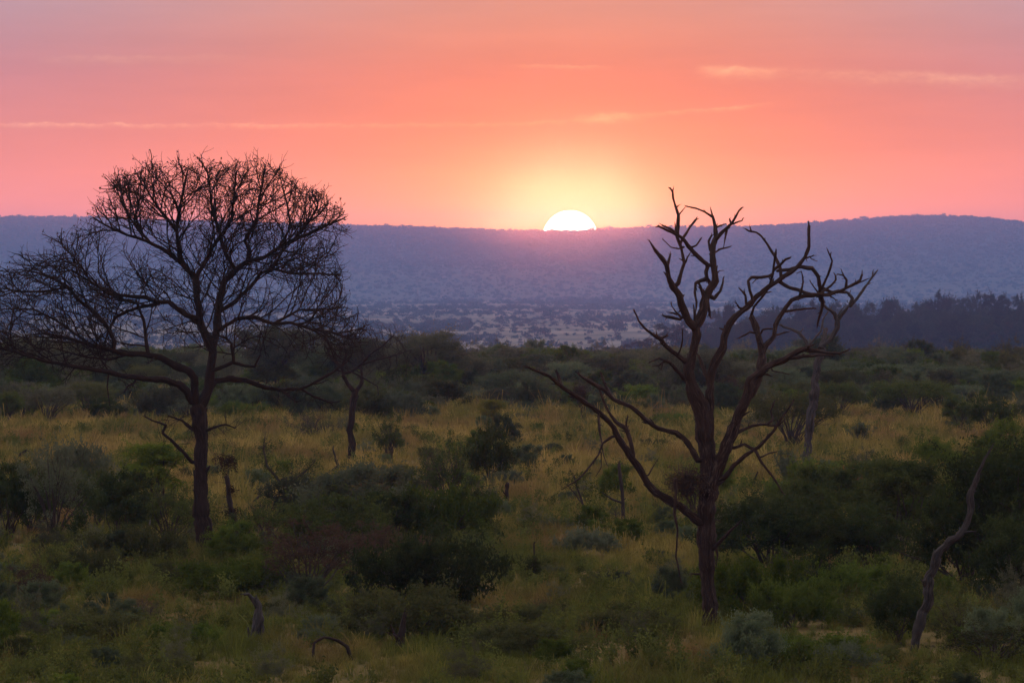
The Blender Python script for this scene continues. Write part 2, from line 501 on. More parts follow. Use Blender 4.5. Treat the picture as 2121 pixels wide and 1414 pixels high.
def dome_clumps(rng, n, W_, H, lo, flat=1.0, lump=0.25, core=0.45):
    """clump centres filling a lumpy dome of width W_ and height H whose leaves start at height lo"""
    out = []
    ph = rng.uniform(0, 20, 3)
    while len(out) < n:
        d = rng.normal(size=3); d /= np.linalg.norm(d)
        if d[2] < -0.55: continue
        r = rng.uniform(core, 1.0) ** 0.6
        lm = 1 + lump * 2.0 * noise.noise((d[0] * 1.6 + ph[0], d[1] * 1.6 + ph[1], d[2] * 1.6 + ph[2]))
        hz = (H - lo) * 0.5
        z = lo + hz + d[2] * hz * r * min(lm, 1.15)
        if flat != 1.0 and d[2] > 0: z = lo + hz + (d[2] ** flat) * hz * r * min(lm, 1.1)
        out.append((d[0] * W_ * 0.5 * r * lm, d[1] * W_ * 0.5 * r * lm, max(z, 0.04)))
    return np.array(out)

def make_plant(kind, seed):
    """-> (foliage mesh or None, stem mesh, width, height) about the origin"""
    rng = np.random.default_rng(seed)
    fol, st = MB(), MB()
    if kind == 'dome':        # dense rounded thicket
        Wd, H = 3.0, 2.2; C = dome_clumps(rng, 130, Wd * 0.92, H * 0.95, 0.02, lump=0.42)
        cs, per, ls, nst = 0.115, 90, 0.090, 14
    elif kind == 'low':       # spreading ground-hugging shrub
        Wd, H = 3.0, 1.0; C = dome_clumps(rng, 130, Wd * 0.95, H * 0.9, -0.1, lump=0.5)
        cs, per, ls, nst = 0.10, 80, 0.082, 8
    elif kind == 'umbrella':  # fan of stems under a broad flat crown
        Wd, H = 4.0, 2.2; C = dome_clumps(rng, 170, Wd * 0.92, H * 0.97, H * 0.42, flat=0.6, lump=0.22)
        cs, per, ls, nst = 0.14, 70, 0.075, 30
    elif kind == 'upright':   # taller bush, several lobes
        Wd, H = 2.4, 3.0
        Cs = []
        for q in range(6):
            cx, cy_ = rng.normal(size=2) * 0.55; hh = rng.uniform(0.45, 0.9) * H
            B = dome_clumps(rng, 34, rng.uniform(0.9, 1.5), rng.uniform(0.9, 1.5), 0.0, lump=0.3)
            Cs.append(B + (cx, cy_, hh - 0.7))
        C = np.concatenate(Cs); C[:, 2] = np.clip(C[:, 2], 0.05, H)
        cs, per, ls, nst = 0.12, 70, 0.085, 12
    elif kind == 'tree':      # small rounded tree
        Wd, H = 6.0, 5.0; C = dome_clumps(rng, 260, Wd * 0.92, H * 0.97, H * 0.20, flat=0.8, lump=0.38)
        cs, per, ls, nst = 0.23, 95, 0.12, 20
    elif kind == 'sparse':    # twisted little tree, tufts apart from each other
        Wd, H = 2.6, 2.6
        C = []
        for q in range(7):
            a = rng.uniform(0, 6.28); rr = rng.uniform(0.35, 1.15)
            c0 = np.array((math.cos(a) * rr, math.sin(a) * rr, rng.uniform(0.9, 2.3)))
            for k in range(9): C.append(c0 + rng.normal(size=3) * (0.17, 0.17, 0.14))
        C = np.array(C); cs, per, ls, nst = 0.10, 80, 0.062, 12
    elif kind == 'spiky':     # upright wisps
        Wd, H = 2.0, 1.6; C = []
        for q in range(46):
            a = rng.uniform(0, 6.28); lean = rng.uniform(0.05, 0.9); L = rng.uniform(0.6, 1.0) * H
            for k in range(5):
                f = (k + 1.5) / 6.5
                C.append((math.cos(a) * lean * L * 0.7 * f, math.sin(a) * lean * L * 0.7 * f, L * f * (1 - 0.3 * lean)))
        C = np.array(C); cs, per, ls, nst = 0.06, 40, 0.060, 16
    elif kind == 'loose':     # open shrub, stems showing through
        Wd, H = 2.6, 2.4; C = dome_clumps(rng, 75, Wd * 0.95, H, 0.25, lump=0.5, core=0.3)
        cs, per, ls, nst = 0.11, 60, 0.075, 24
    elif kind == 'forest':    # tall dense tree seen far off
        Wd, H = 8.0, 15.0; C = [dome_clumps(rng, 80, Wd * 0.8, H * 0.62, -1.0, lump=0.5)]
        for q in range(5):
            B_ = dome_clumps(rng, 34, rng.uniform(2.6, 4.6), rng.uniform(2.6, 4.2), 0.0, lump=0.3)
            C.append(B_ + (*(rng.normal(size=2) * 1.7), H * (0.74 if q == 0 else rng.uniform(0.42, 0.70))))
        C = np.concatenate(C); C[:, 2] = np.minimum(C[:, 2], H * 0.97)
        cs, per, ls, nst = 0.28, 48, 0.34, 6
    L = []
    for c in C:
        k = int(per * rng.uniform(0.6, 1.4))
        L.append(c + rng.normal(size=(k, 3)) * (cs, cs, cs * 0.75))
    # outgrowing shoots, so that the outline is uneven
    cen = C.mean(axis=0)
    outer = [c for c in C if np.linalg.norm((c - cen) / (Wd / 2, Wd / 2, H / 2)) > 0.62]
    rng.shuffle(outer)
    for c in outer[:140]:
        dv = (c - cen); dv /= max(np.linalg.norm(dv), 1e-6); dv = dv + rng.normal(size=3) * 0.35 + (0, 0, 0.4)
        ln = rng.uniform(1.0, 4.2) * cs
        for k in range(int(10 + 14 * rng.random())):
            L.append((c + dv * ln * rng.uniform(0.0, 1.1) + rng.normal(size=3) * ls * 0.4)[None, :])
    L = np.concatenate(L); L[:, 2] = np.maximum(L[:, 2], 0.02)
    leaves(fol, L, rng, ls)
    # stems from the root to some of the clumps
    idx = rng.choice(len(C), min(nst, len(C)), replace=False)
    sr = 0.035 if kind in ('tree', 'forest') else 0.022
    if kind == 'tree':
        tb = curve_pts((0, 0, -0.2), (rng.normal() * 0.2, rng.normal() * 0.2, H * 0.30), rng, 0.05, 6)
        tube(st, tb, np.linspace(0.20, 0.14, 6), 7, 0.15, seed)
        root = tb[-1]
        for i in idx: tube(st, curve_pts(root, C[i], rng, 0.08, 6), np.linspace(0.085, 0.02, 6), 5)
    else:
        for i in idx:
            r0 = rng.normal(size=3) * (0.10, 0.10, 0)
            r0[2] = -0.1
            mid = r0 + (C[i] - r0) * (0.35, 0.35, 0.5)
            P, rr = smooth_path([r0, mid, C[i]], [sr * 1.3, sr, sr * 0.4], 0.25)
            tube(st, P + rng.normal(size=P.shape) * 0.02, rr, 5)
        if kind in ('sparse', 'loose', 'umbrella'):   # thin side twigs
            for q in range(40):
                c = C[rng.integers(len(C))]
                tube(st, curve_pts(c * (0.6, 0.6, 0.7), c + rng.normal(size=3) * 0.25, rng, 0.1, 4), np.linspace(0.012, 0.005, 4), 3)
    return (fol.mesh('foliage_' + kind, None, smooth=False), st.mesh('stems_' + kind, M['stem']), Wd, H)

def grow_twigs(mb, a, d, L, r, depth, rng, up=0.1, sides=4, spread=0.7, n=(2, 4)):
    """recursive bare twig"""
    k = max(3, int(L / 0.16))
    P = [np.asarray(a, float)]; dd = np.asarray(d, float) / np.linalg.norm(d)
    for i in range(k):
        dd = dd + rng.normal(size=3) * 0.22 + (0, 0, up * 0.25); dd /= np.linalg.norm(dd)
        P.append(P[-1] + dd * L / k)
    tube(mb, P, np.linspace(r, r * 0.45, len(P)), sides if depth > 0 else 3, cap=False)
    if depth > 0:
        for q in range(rng.integers(*n) + 1):
            i = rng.integers(1, len(P))
            nd = dd + rng.normal(size=3) * spread + (0, 0, up)
            grow_twigs(mb, P[i], nd, L * rng.uniform(0.45, 0.75), r * 0.55, depth - 1, rng, up, sides, spread, n)

def make_bare(seed, W_=2.6, H=1.8):
    """leafless bush: a spray of thin twigs"""
    rng = np.random.default_rng(seed); st = MB()
    for q in range(24):
        a = rng.uniform(0, 6.28); lean = rng.uniform(0.1, 1.1)
        grow_twigs(st, (rng.normal() * 0.12, rng.normal() * 0.12, -0.05), (math.cos(a) * lean, math.sin(a) * lean, 1.0), H * rng.uniform(0.45, 0.7), 0.016, 3, rng, 0.12, 4)
    return (None, st.mesh('twigs_bare', M['stem']), W_, H)

PROTO = {}
for kd, seeds in {'dome': (1, 2, 3), 'low': (4, 5), 'umbrella': (6, 7), 'upright': (8, 9), 'tree': (10, 11, 12), 'sparse': (13, 14), 'spiky': (15, 16), 'loose': (17, 18, 19), 'forest': (20, 21, 22)}.items():
    PROTO[kd] = [make_plant(kd, s * 7 + 1) for s in seeds]
PROTO['bare'] = [make_bare(5), make_bare(6)]
rs = random.Random(4)

def plant(name, cat, px, py, wpx, hpx, kind, leaf, label, group=None, D=None, z=None, var=None, stemmat=None):
    """a bush or tree whose foot the photograph shows at px,py, wpx wide and hpx high there"""
    if D is None: p, D = on_ground(px, py)
    else:
        p = at(px, py, D)
        p[2] = ground_z(p[0], D) if z is None else z
    fm, sm, Wd, H = PROTO[kind][rs.randrange(len(PROTO[kind])) if var is None else var % len(PROTO[kind])]
    root = empty(name, p - np.array((0, 0, 0.03)))
    sxy = wpx * D * K / Wd; szz = hpx * D * K / H
    root.scale = (sxy, sxy, szz)
    root.rotation_euler = (0, 0, rs.uniform(0, 6.28))
    if fm:
        f = link('foliage', fm, root)
        if not f.data.materials: f.data.materials.append(M[leaf])
        f.material_slots[0].link = 'OBJECT'; f.material_slots[0].material = M[leaf]
    s = link('stems', sm, root)
    if stemmat:
        s.material_slots[0].link = 'OBJECT'; s.material_slots[0].material = M[stemmat]
    tag(root, label, cat, group)
    return root

# ------------------------------------------------------------------ trees drawn limb by limb
class Tree:
    """limbs are given as picture rows (x, y, half-width) at the tree's own distance D; every limb
    leaves its parent at the parent's depth and then runs towards or away from the viewer"""
    def __init__(s, name, label, base, D, mat, cat='tree', group=None, seed=1, slim=1.0):
        s.slim = slim
        s.D = D; s.mat = mat; s.rng = np.random.default_rng(seed); s.seed = seed
        p = at(base[0], base[1], D); p[2] = ground_z(p[0], D)
        s.base = p; s.root = empty(name, p); tag(s.root, label, cat, group)
        s.px = np.zeros((0, 2)); s.dep = np.zeros(0); s.lines = []
        s.px_m = D * K
    def limb(s, pts, r0, r1, name='branch', depth=None, dstart=None, sides=8, rough=0.38, step=None, crook=0.62, rad=None, splinter=2, strands=1.0):
        pts = np.array(pts, float)
        if rad is None: rad = r0 + (r1 - r0) * np.linspace(0, 1, 9) ** 0.85
        if len(s.px) and dstart is None and name != 'trunk':
            i = int(np.argmin(((s.px - pts[0]) ** 2).sum(1)))
            if np.hypot(*(s.px[i] - pts[0])) > 2.0: pts = np.vstack([s.px[i], pts])
        seg = np.r_[0, np.cumsum(np.linalg.norm(np.diff(pts, axis=0), axis=1))]
        f = seg / seg[-1]
        if dstart is None:
            if len(s.px):
                i = int(np.argmin(((s.px - pts[0]) ** 2).sum(1))); d0 = s.dep[i]
            else: d0 = 0.0
        else: d0 = dstart
        if depth is None: depth = s.rng.uniform(-0.75, 0.75)
        Lm = seg[-1] * s.px_m
        dd = d0 + depth * Lm * f ** 1.15
        P = np.array([at(x, y, s.D + q) for (x, y), q in zip(pts, dd)])
        Rr = np.interp(f, np.linspace(0, 1, len(rad)), rad) * s.px_m * s.slim
        step = step or max(0.07, min(0.25, Rr.mean() * 1.3))
        PP, RR = smooth_path(P, Rr, step, 0.8)
        n = len(PP)
        # crooked growth and knuckles
        ph = s.rng.uniform(0, 50)
        for i in range(1, n - 1):
            q = i * step
            for fr, am in ((1.3, 1.0), (3.6, 0.6)):
                PP[i] += np.array((noise.noise((q * fr, ph, fr)), noise.noise((q * fr, ph, 7.0)), noise.noise((q * fr, ph, 14.0)))) * max(RR[i], 0.035) * crook * am
            RR[i] *= 1 + 0.2 * noise.noise((q * 2.0, ph + 30, 0.0)) + 0.22 * noise.noise((q * 5.5, ph + 60, 0.0))
        if strands: RR = RR * np.where(RR > 0.075, 0.86, 0.95)
        mb = MB(); tube(mb, PP, RR, sides, rough, ph)
        # long strands of weathered wood standing proud of thick limbs
        thick = RR > 0.075
        if strands and thick.sum() > 6:
            idx = np.where(thick)[0]
            for q in range(int(strands * thick.sum() * step / 0.55)):
                m_ = int(s.rng.integers(6, max(7, min(26, len(idx)))))
                a0 = int(s.rng.integers(0, max(1, len(idx) - m_))); sel = idx[a0:a0 + m_]
                if len(sel) < 4: continue
                th_ = s.rng.uniform(0, 6.28); tw_ = s.rng.normal() * 0.05
                T_ = np.gradient(PP[sel], axis=0); T_ /= np.maximum(np.linalg.norm(T_, axis=1, keepdims=True), 1e-6)
                A_ = np.cross(T_, (0.13, 1.0, 0.07)); A_ /= np.maximum(np.linalg.norm(A_, axis=1, keepdims=True), 1e-6)
                B_ = np.cross(T_, A_); an = th_ + tw_ * np.arange(len(sel))
                off = (np.cos(an)[:, None] * A_ + np.sin(an)[:, None] * B_) * RR[sel][:, None] * (0.86 + 0.22 * np.abs(np.linspace(-1, 1, len(sel)))[:, None] ** 6)
                prof = np.sin(np.linspace(0.12, math.pi - 0.12, len(sel))) ** 0.6
                tube(mb, PP[sel] + off, RR[sel] * prof * s.rng.uniform(0.20, 0.42), 5, 0.4, ph + q)
        # broken tip
        if splinter and n > 4 and RR[-1] < 0.07:
            t = PP[-1] - PP[-3]; t /= max(np.linalg.norm(t), 1e-6)
            for q in range(2):
                dv = t + s.rng.normal(size=3) * 0.45; ln = s.rng.uniform(1.2, 3.0) * RR[-1] + 0.015
                tube(mb, [PP[-1] - t * RR[-1], PP[-1] + dv * ln * 0.6, PP[-1] + dv * ln], [RR[-1] * 0.8, RR[-1] * 0.5, RR[-1] * 0.15], 5, 0.2, ph)
        # torn stubs and splinters
        for q in range(splinter):
            i = s.rng.integers(n // 4, n)
            dv = s.rng.normal(size=3); dv[1] *= 0.6
            t = PP[min(i + 1, n - 1)] - PP[i - 1]; t /= max(np.linalg.norm(t), 1e-6)
            dv = dv / np.linalg.norm(dv) * 0.8 + t * 0.7
            ln = s.rng.uniform(1.2, 3.4) * RR[i] + 0.03
            tube(mb, [PP[i], PP[i] + dv * ln * 0.6, PP[i] + dv * ln + s.rng.normal(size=3) * ln * 0.15], [RR[i] * 0.55, RR[i] * 0.36, RR[i] * 0.12], 5, 0.2, ph)
        o = link(name, mb.mesh(name, s.mat, origin=s.base), s.root)
        fine = np.linspace(0, 1, 60)
        s.px = np.vstack([s.px, np.c_[np.interp(fine, f, pts[:, 0]), np.interp(fine, f, pts[:, 1])]])
        s.dep = np.r_[s.dep, np.interp(fine, f, dd)]
        s.lines.append((PP, RR))
        return o

# --- the great dead tree on the right
T1 = Tree('dead_tree', 'tallest dead leafless tree right of the sun with thick forked limbs', (1468, 1292), dist(1292), M['bark_dead'], seed=11, slim=0.95)
T1.limb([(1468, 1300), (1468, 1250), (1468, 1217), (1463, 1150), (1461, 1100), (1466, 1050), (1468, 1010)], 0, 0, 'trunk', depth=0, sides=16, rough=0.30, crook=0.2, rad=[21, 18, 17, 19, 21, 23, 22], step=0.12)
T1.limb([(1467, 1030), (1463, 941), (1457, 880), (1446, 840), (1431, 800), (1426, 765), (1435, 725), (1443, 694), (1441, 676)], 0, 0, 'trunk', depth=0.0, sides=14, rough=0.30, crook=0.25, rad=[19, 16, 15, 17, 24, 17, 13, 11, 11], step=0.12)
T1.limb([(1474, 1010), (1473, 930), (1470, 871), (1470, 830), (1474, 790), (1478, 766), (1488, 732), (1503, 691), (1521, 657), (1544, 634), (1567, 611), (1593, 593), (1620, 577), (1650, 555), (1669, 532), (1676, 510), (1674, 487), (1676, 467)],
        0, 0, depth=0.12, sides=10, rad=[14, 12, 10, 9.5, 10, 10, 10, 9.5, 9, 8.5, 8, 7.5, 7, 6, 5, 4, 4, 3.5], step=0.12, splinter=5)
B = T1.limb
B([(1440, 679), (1430, 668), (1421, 645), (1409, 614), (1396, 594), (1387, 574), (1381, 547), (1371, 536), (1357, 520), (1346, 500)], 9.5, 2.5, rad=[10, 9.5, 9, 9, 8, 7.5, 7, 5.5, 4.5, 1.5], depth=-0.35, splinter=3)
B([(1382, 552), (1386, 538), (1389, 526)], 3.5, 1.5, depth=0.2)
B([(1396, 594), (1404, 586), (1411, 562), (1418, 546), (1411, 512), (1402, 490), (1400, 475)], 5.5, 3, depth=0.3, splinter=2)
B([(1419, 545), (1424, 532), (1430, 523)], 2.5, 1.2)
B([(1440, 679), (1450, 658), (1457, 630), (1470, 604), (1481, 581), (1480, 559), (1476, 532), (1477, 510), (1482, 491), (1480, 468), (1476, 447)], 0, 0, rad=[10, 10, 9.5, 10, 10, 9, 8, 7.5, 7, 5, 3], depth=0.25, splinter=4)
B([(1476, 449), (1459, 438), (1439, 431), (1420, 427)], 3.2, 1.5, depth=-0.4)
B([(1484, 498), (1501, 478), (1516, 464), (1526, 446), (1531, 437), (1537, 430)], 5.5, 1.8, depth=-0.3, splinter=4)
B([(1517, 464), (1529, 459), (1537, 457), (1539, 452)], 2.8, 1.2)
B([(1514, 462), (1511, 453)], 2.6, 1.4, depth=0.3)
B([(1484, 470), (1493, 467), (1502, 464)], 3.2, 1.2)
B([(1505, 478), (1501, 495), (1499, 512)], 3.0, 0.8)
B([(1483, 522), (1492, 515), (1503, 513), (1514, 510)], 2.6, 1.2)
B([(1470, 520), (1468, 500), (1474, 488)], 3.0, 2.0, depth=0.2)
B([(1467, 549), (1446, 532), (1427, 511), (1412, 491), (1397, 483), (1378, 474), (1363, 468)], 6.0, 2.8, depth=-0.5, splinter=3)
B([(1398, 483), (1388, 473), (1371, 466)], 4.2, 1.6)
B([(1403, 488), (1405, 468), (1406, 445), (1399, 426), (1394, 408), (1393, 397), (1387, 389)], 4.5, 1.8, depth=0.2, splinter=2)
B([(1393, 397), (1395, 390)], 2.0, 1.2)
B([(1406, 445), (1412, 438), (1418, 431)], 2.0, 0.9)
B([(1401, 430), (1406, 425)], 2.0, 1.2)
B([(1409, 508), (1418, 490), (1430, 470), (1441, 455)], 4.0, 2.4, depth=0.5, splinter=2)
B([(1417, 511), (1405, 514), (1390, 511), (1380, 502), (1373, 496)], 2.2, 1.2)
B([(1430, 512), (1442, 507), (1452, 494)], 3.0, 2.0)
B([(1466, 548), (1462, 562), (1463, 578), (1470, 586)], 5.5, 4.5, depth=0.2)
B([(1462, 578), (1452, 579), (1440, 586), (1438, 604), (1442, 625), (1440, 648)], 5.5, 1.2, depth=-0.5, splinter=2)
B([(1460, 616), (1452, 600), (1448, 588)], 5.0, 2.5, depth=-0.3)
B([(1480, 618), (1491, 604), (1496, 588), (1498, 577)], 5.5, 1.8, depth=0.4, splinter=2)
B([(1465, 625), (1469, 640), (1470, 655)], 5.5, 2.5, depth=0.2)
B([(1484, 566), (1490, 561), (1497, 560)], 1.8, 1.0)
B([(1423, 753), (1405, 738), (1382, 719), (1367, 702), (1341, 683), (1323, 664), (1313, 641)], 8.0, 1.6, depth=-0.55, splinter=5)
B([(1368, 702), (1375, 700), (1384, 695)], 5.0, 2.0)
B([(1402, 736), (1410, 718), (1413, 700), (1414, 683)], 2.4, 1.2)
B([(1413, 657), (1400, 645), (1392, 634), (1390, 626)], 4.2, 1.5, depth=0.4)
B([(1410, 663), (1392, 657), (1373, 653)], 4.6, 2.0, depth=-0.3)
B([(1402, 650), (1389, 647)], 2.6, 1.5)
B([(1420, 785), (1405, 768), (1388, 751), (1365, 742), (1346, 750)], 6.0, 1.5, depth=-0.7, splinter=4)
B([(1378, 748), (1366, 757), (1352, 758)], 2.4, 1.0)
B([(1372, 752), (1370, 765), (1364, 760)], 1.8, 0.8)
B([(1474, 795), (1460, 770), (1450, 745), (1446, 735)], 6.5, 2.5, depth=0.5)
B([(1487, 735), (1490, 745), (1498, 745)], 2.0, 1.2)
B([(1472, 1020), (1487, 985), (1500, 937), (1513, 892), (1530, 852), (1545, 822), (1558, 790), (1590, 762), (1623, 746), (1653, 728), (1672, 720)], 0, 0, rad=[18, 16, 15, 14, 13, 11, 10, 8, 7.5, 7, 6], depth=-0.1, sides=12, splinter=4, step=0.12)
B([(1668, 722), (1690, 725), (1715, 731), (1740, 731), (1758, 724)], 6.0, 1.5, depth=0.2, splinter=5)
B([(1640, 742), (1664, 738), (1695, 735), (1722, 735)], 5.0, 2.0, depth=-0.4, splinter=2)
B([(1600, 769), (1617, 772), (1634, 775)], 2.0, 0.9)
B([(1540, 838), (1556, 816), (1571, 788), (1576, 758), (1578, 732), (1577, 712), (1567, 680), (1556, 655)], 0, 0, rad=[11, 11, 10, 9, 9, 8, 8, 7], depth=0.45, sides=10, splinter=3)
B([(1556, 655), (1562, 636), (1578, 616), (1588, 602)], 4.0, 2.0, depth=-0.3)
B([(1586, 606), (1597, 604)], 2.0, 1.0)
B([(1579, 735), (1590, 715), (1605, 697), (1608, 672), (1620, 650), (1640, 622), (1668, 613), (1690, 609), (1715, 610), (1745, 600), (1772, 587), (1782, 580), (1786, 568)], 0, 0, rad=[7, 7, 6.5, 6, 5.5, 5, 4.5, 4.5, 4.2, 3.8, 3.2, 2.8, 2.2], depth=0.2, splinter=4)
B([(1772, 588), (1788, 582), (1799, 577)], 2.4, 0.9)
B([(1655, 617), (1660, 600), (1664, 584), (1662, 570)], 3.4, 1.4, depth=-0.4)
B([(1627, 645), (1650, 641), (1686, 638)], 3.4, 1.8, depth=0.5)
B([(1609, 694), (1622, 690), (1634, 687)], 3.0, 1.2)
B([(1562, 690), (1553, 688), (1542, 694), (1531, 700)], 3.2, 1.6)
B([(1572, 695), (1580, 683), (1590, 681), (1599, 681)], 2.8, 1.5)
B([(1584, 720), (1575, 707), (1570, 695)], 3.0, 2.0)
B([(1594, 593), (1601, 565), (1605, 540), (1607, 522)], 4.5, 3.0, depth=-0.3, splinter=2)
B([(1602, 560), (1617, 548), (1628, 537), (1636, 534)], 4.0, 2.0, depth=-0.4)
B([(1618, 576), (1615, 553), (1605, 532), (1590, 508), (1577, 489), (1567, 482), (1553, 479), (1544, 474)], 4.8, 1.4, depth=0.45, splinter=3)
B([(1556, 479), (1553, 468)], 2.4, 1.0)
B([(1613, 582), (1632, 594), (1655, 602), (1680, 610), (1700, 612), (1722, 608), (1738, 602)], 5.0, 3.0, depth=0.35, splinter=2)
B([(1602, 566), (1592, 570), (1575, 573), (1556, 574), (1550, 582), (1553, 600), (1558, 618)], 3.8, 3.4, depth=-0.3, splinter=2)
B([(1577, 574), (1566, 579), (1559, 586)], 1.6, 0.8)
B([(1612, 560), (1636, 557), (1660, 552), (1682, 555), (1694, 572), (1699, 595), (1697, 612)], 4.2, 5.0, depth=0.3, splinter=3)
B([(1697, 608), (1703, 625), (1700, 650), (1693, 672)], 6.5, 2.6, depth=0.1, splinter=3)
B([(1670, 534), (1678, 531), (1685, 529)], 3.0, 1.4)
B([(1680, 536), (1692, 541)], 1.4, 0.8)
B([(1546, 630), (1544, 612), (1538, 604), (1531, 597)], 3.4, 1.4)
B([(1544, 612), (1541, 601)], 2.6, 1.2)
B([(1541, 640), (1531, 636), (1527, 630)], 4.0, 2.0)
B([(1660, 562), (1652, 565)], 1.5, 0.8)
B([(1697, 604), (1706, 590), (1716, 568), (1724, 540), (1718, 527), (1714, 517)], 3.6, 1.4, depth=-0.35)
B([(1720, 530), (1722, 522)], 1.8, 0.9)
B([(1695, 606), (1686, 594), (1678, 582)], 3.0, 1.2)
B([(1699, 604), (1706, 588), (1712, 575)], 3.0, 1.4, depth=0.3)
B([(1702, 606), (1722, 592), (1732, 580), (1731, 570)], 3.4, 2.0, depth=0.2)
B([(1705, 598), (1720, 604), (1745, 606)], 4.0, 3.0, depth=0.3)
B([(1752, 596), (1753, 580), (1745, 570), (1735, 568)], 3.4, 1.4, depth=-0.2)
B([(1748, 572), (1743, 558)], 2.4, 1.1)
B([(1716, 611), (1726, 616), (1733, 622)], 2.2, 0.9)
# lower limbs
B([(1450, 1082), (1419, 1056), (1390, 1039), (1356, 1013), (1326, 979), (1300, 937), (1271, 886), (1241, 852), (1199, 826), (1169, 805), (1139, 780), (1114, 769), (1091, 759)], 0, 0, rad=[12, 10, 9.5, 9, 8, 8, 8, 7, 6.5, 6, 5, 4, 2.2], depth=-0.35, sides=10, splinter=8, step=0.12)
B([(1163, 800), (1158, 784), (1152, 768)], 4.0, 2.0)
B([(1445, 952), (1424, 916), (1398, 896), (1364, 887), (1334, 865), (1305, 841), (1271, 826), (1249, 805), (1220, 790), (1199, 775)], 0, 0, rad=[7, 7, 6.5, 6, 6, 6, 5.5, 5, 4, 2.5], depth=-0.2, sides=9, splinter=5)
B([(1268, 825), (1256, 800), (1245, 774)], 4.6, 2.2, depth=0.2)
B([(1313, 944), (1307, 911), (1297, 888), (1275, 873), (1254, 839), (1240, 801)], 5.5, 3.0, depth=0.3, splinter=3)
B([(1298, 886), (1297, 872), (1301, 862)], 3.2, 1.6)
B([(1268, 905), (1249, 918), (1240, 942), (1224, 962), (1199, 992), (1165, 1013)], 3.4, 1.0, depth=-0.4, splinter=2)
B([(1239, 858), (1240, 888), (1247, 918)], 2.6, 1.8)
B([(1247, 925), (1252, 945), (1258, 963)], 1.6, 0.8)
B([(1245, 937), (1245, 966), (1235, 984)], 1.6, 0.8)
B([(1343, 985), (1352, 968), (1362, 951)], 2.6, 0.9)
B([(1399, 990), (1400, 1030), (1398, 1064), (1404, 1098), (1400, 1153), (1411, 1205)], 4.2, 1.6, name='hanging_branch', depth=0.05, dstart=-1.6, splinter=3)
B([(1479, 998), (1500, 988), (1521, 962), (1547, 941), (1572, 926), (1598, 896), (1619, 865), (1644, 829)], 8, 1.5, depth=-0.35, splinter=4)
B([(1566, 934), (1581, 962), (1602, 988), (1623, 1022)], 4.2, 1.3, depth=-0.3, splinter=2)
B([(1520, 927), (1542, 920), (1558, 929)], 4.0, 4.0, depth=0.1)
B([(1512, 902), (1535, 890), (1559, 881), (1590, 878), (1602, 868), (1598, 852), (1604, 831)], 5.0, 1.6, depth=0.4)
B([(1578, 945), (1592, 938), (1608, 935)], 2.2, 1.0)
B([(1590, 880), (1612, 882), (1622, 872)], 2.6, 1.2)
B([(1476, 1138), (1495, 1118), (1512, 1098), (1532, 1080)], 7.0, 2.0, depth=-0.5, splinter=3)
B([(1481, 1128), (1487, 1150), (1484, 1172)], 4.0, 1.0, depth=-0.2)
B([(1446, 1188), (1437, 1188)], 4.0, 2.0)

# --- the pale dead tree farther back
T2 = Tree('dead_tree', 'slim pale grey dead tree standing behind the tallest dead tree', (1669, 980), dist(980), M['bark_ash'], seed=23)
T2.limb([(1669, 990), (1672, 930), (1676, 890), (1684, 840), (1688, 784), (1694, 747), (1702, 722)], 0, 0, 'trunk', depth=0, sides=12, rad=[12, 10, 9.5, 10, 9, 9, 9], rough=0.25, step=0.16)
B = T2.limb
B([(1702, 722), (1718, 703), (1733, 681), (1735, 662), (1757, 638), (1775, 618), (1792, 594), (1805, 574), (1815, 563)], 7.0, 1.8, splinter=3)
B([(1808, 573), (1808, 562)], 2.0, 1.0)
B([(1700, 722), (1707, 700), (1712, 680)], 7.0, 3.5, splinter=4)
B([(1680, 730), (1671, 712), (1656, 691), (1637, 681), (1621, 676)], 5.5, 2.8)
B([(1656, 690), (1663, 682)], 2.0, 1.0)
B([(1674, 715), (1690, 698), (1700, 686), (1706, 660), (1715, 645), (1722, 636)], 3.0, 1.2, splinter=2)
B([(1734, 664), (1727, 648), (1712, 636), (1704, 630)], 4.5, 2.4)
B([(1734, 655), (1742, 643), (1749, 635)], 2.6, 1.0)
B([(1760, 634), (1764, 617), (1756, 607), (1748, 603)], 4.5, 2.4)
B([(1795, 590), (1803, 586)], 1.8, 0.8)

# --- the broad leafless tree on the left
def in_poly(x, y, poly):
    ins = np.zeros(len(x), bool)
    n = len(poly)
    for i in range(n):
        x1, y1 = poly[i]; x2, y2 = poly[(i + 1) % n]
        c = ((y1 > y) != (y2 > y)) & (x < (x2 - x1) * (y - y1) / (y2 - y1 + 1e-9) + x1)
        ins ^= c
    return ins
def edge_dist(x, y, poly):
    best = np.full(len(x), 1e9)
    n = len(poly)
    for i in range(n):
        a = np.array(poly[i], float); b = np.array(poly[(i + 1) % n], float)
        ab = b - a; t = np.clip(((x - a[0]) * ab[0] + (y - a[1]) * ab[1]) / (ab @ ab), 0, 1)
        best = np.minimum(best, np.hypot(x - a[0] - t * ab[0], y - a[1] - t * ab[1]))
    return best

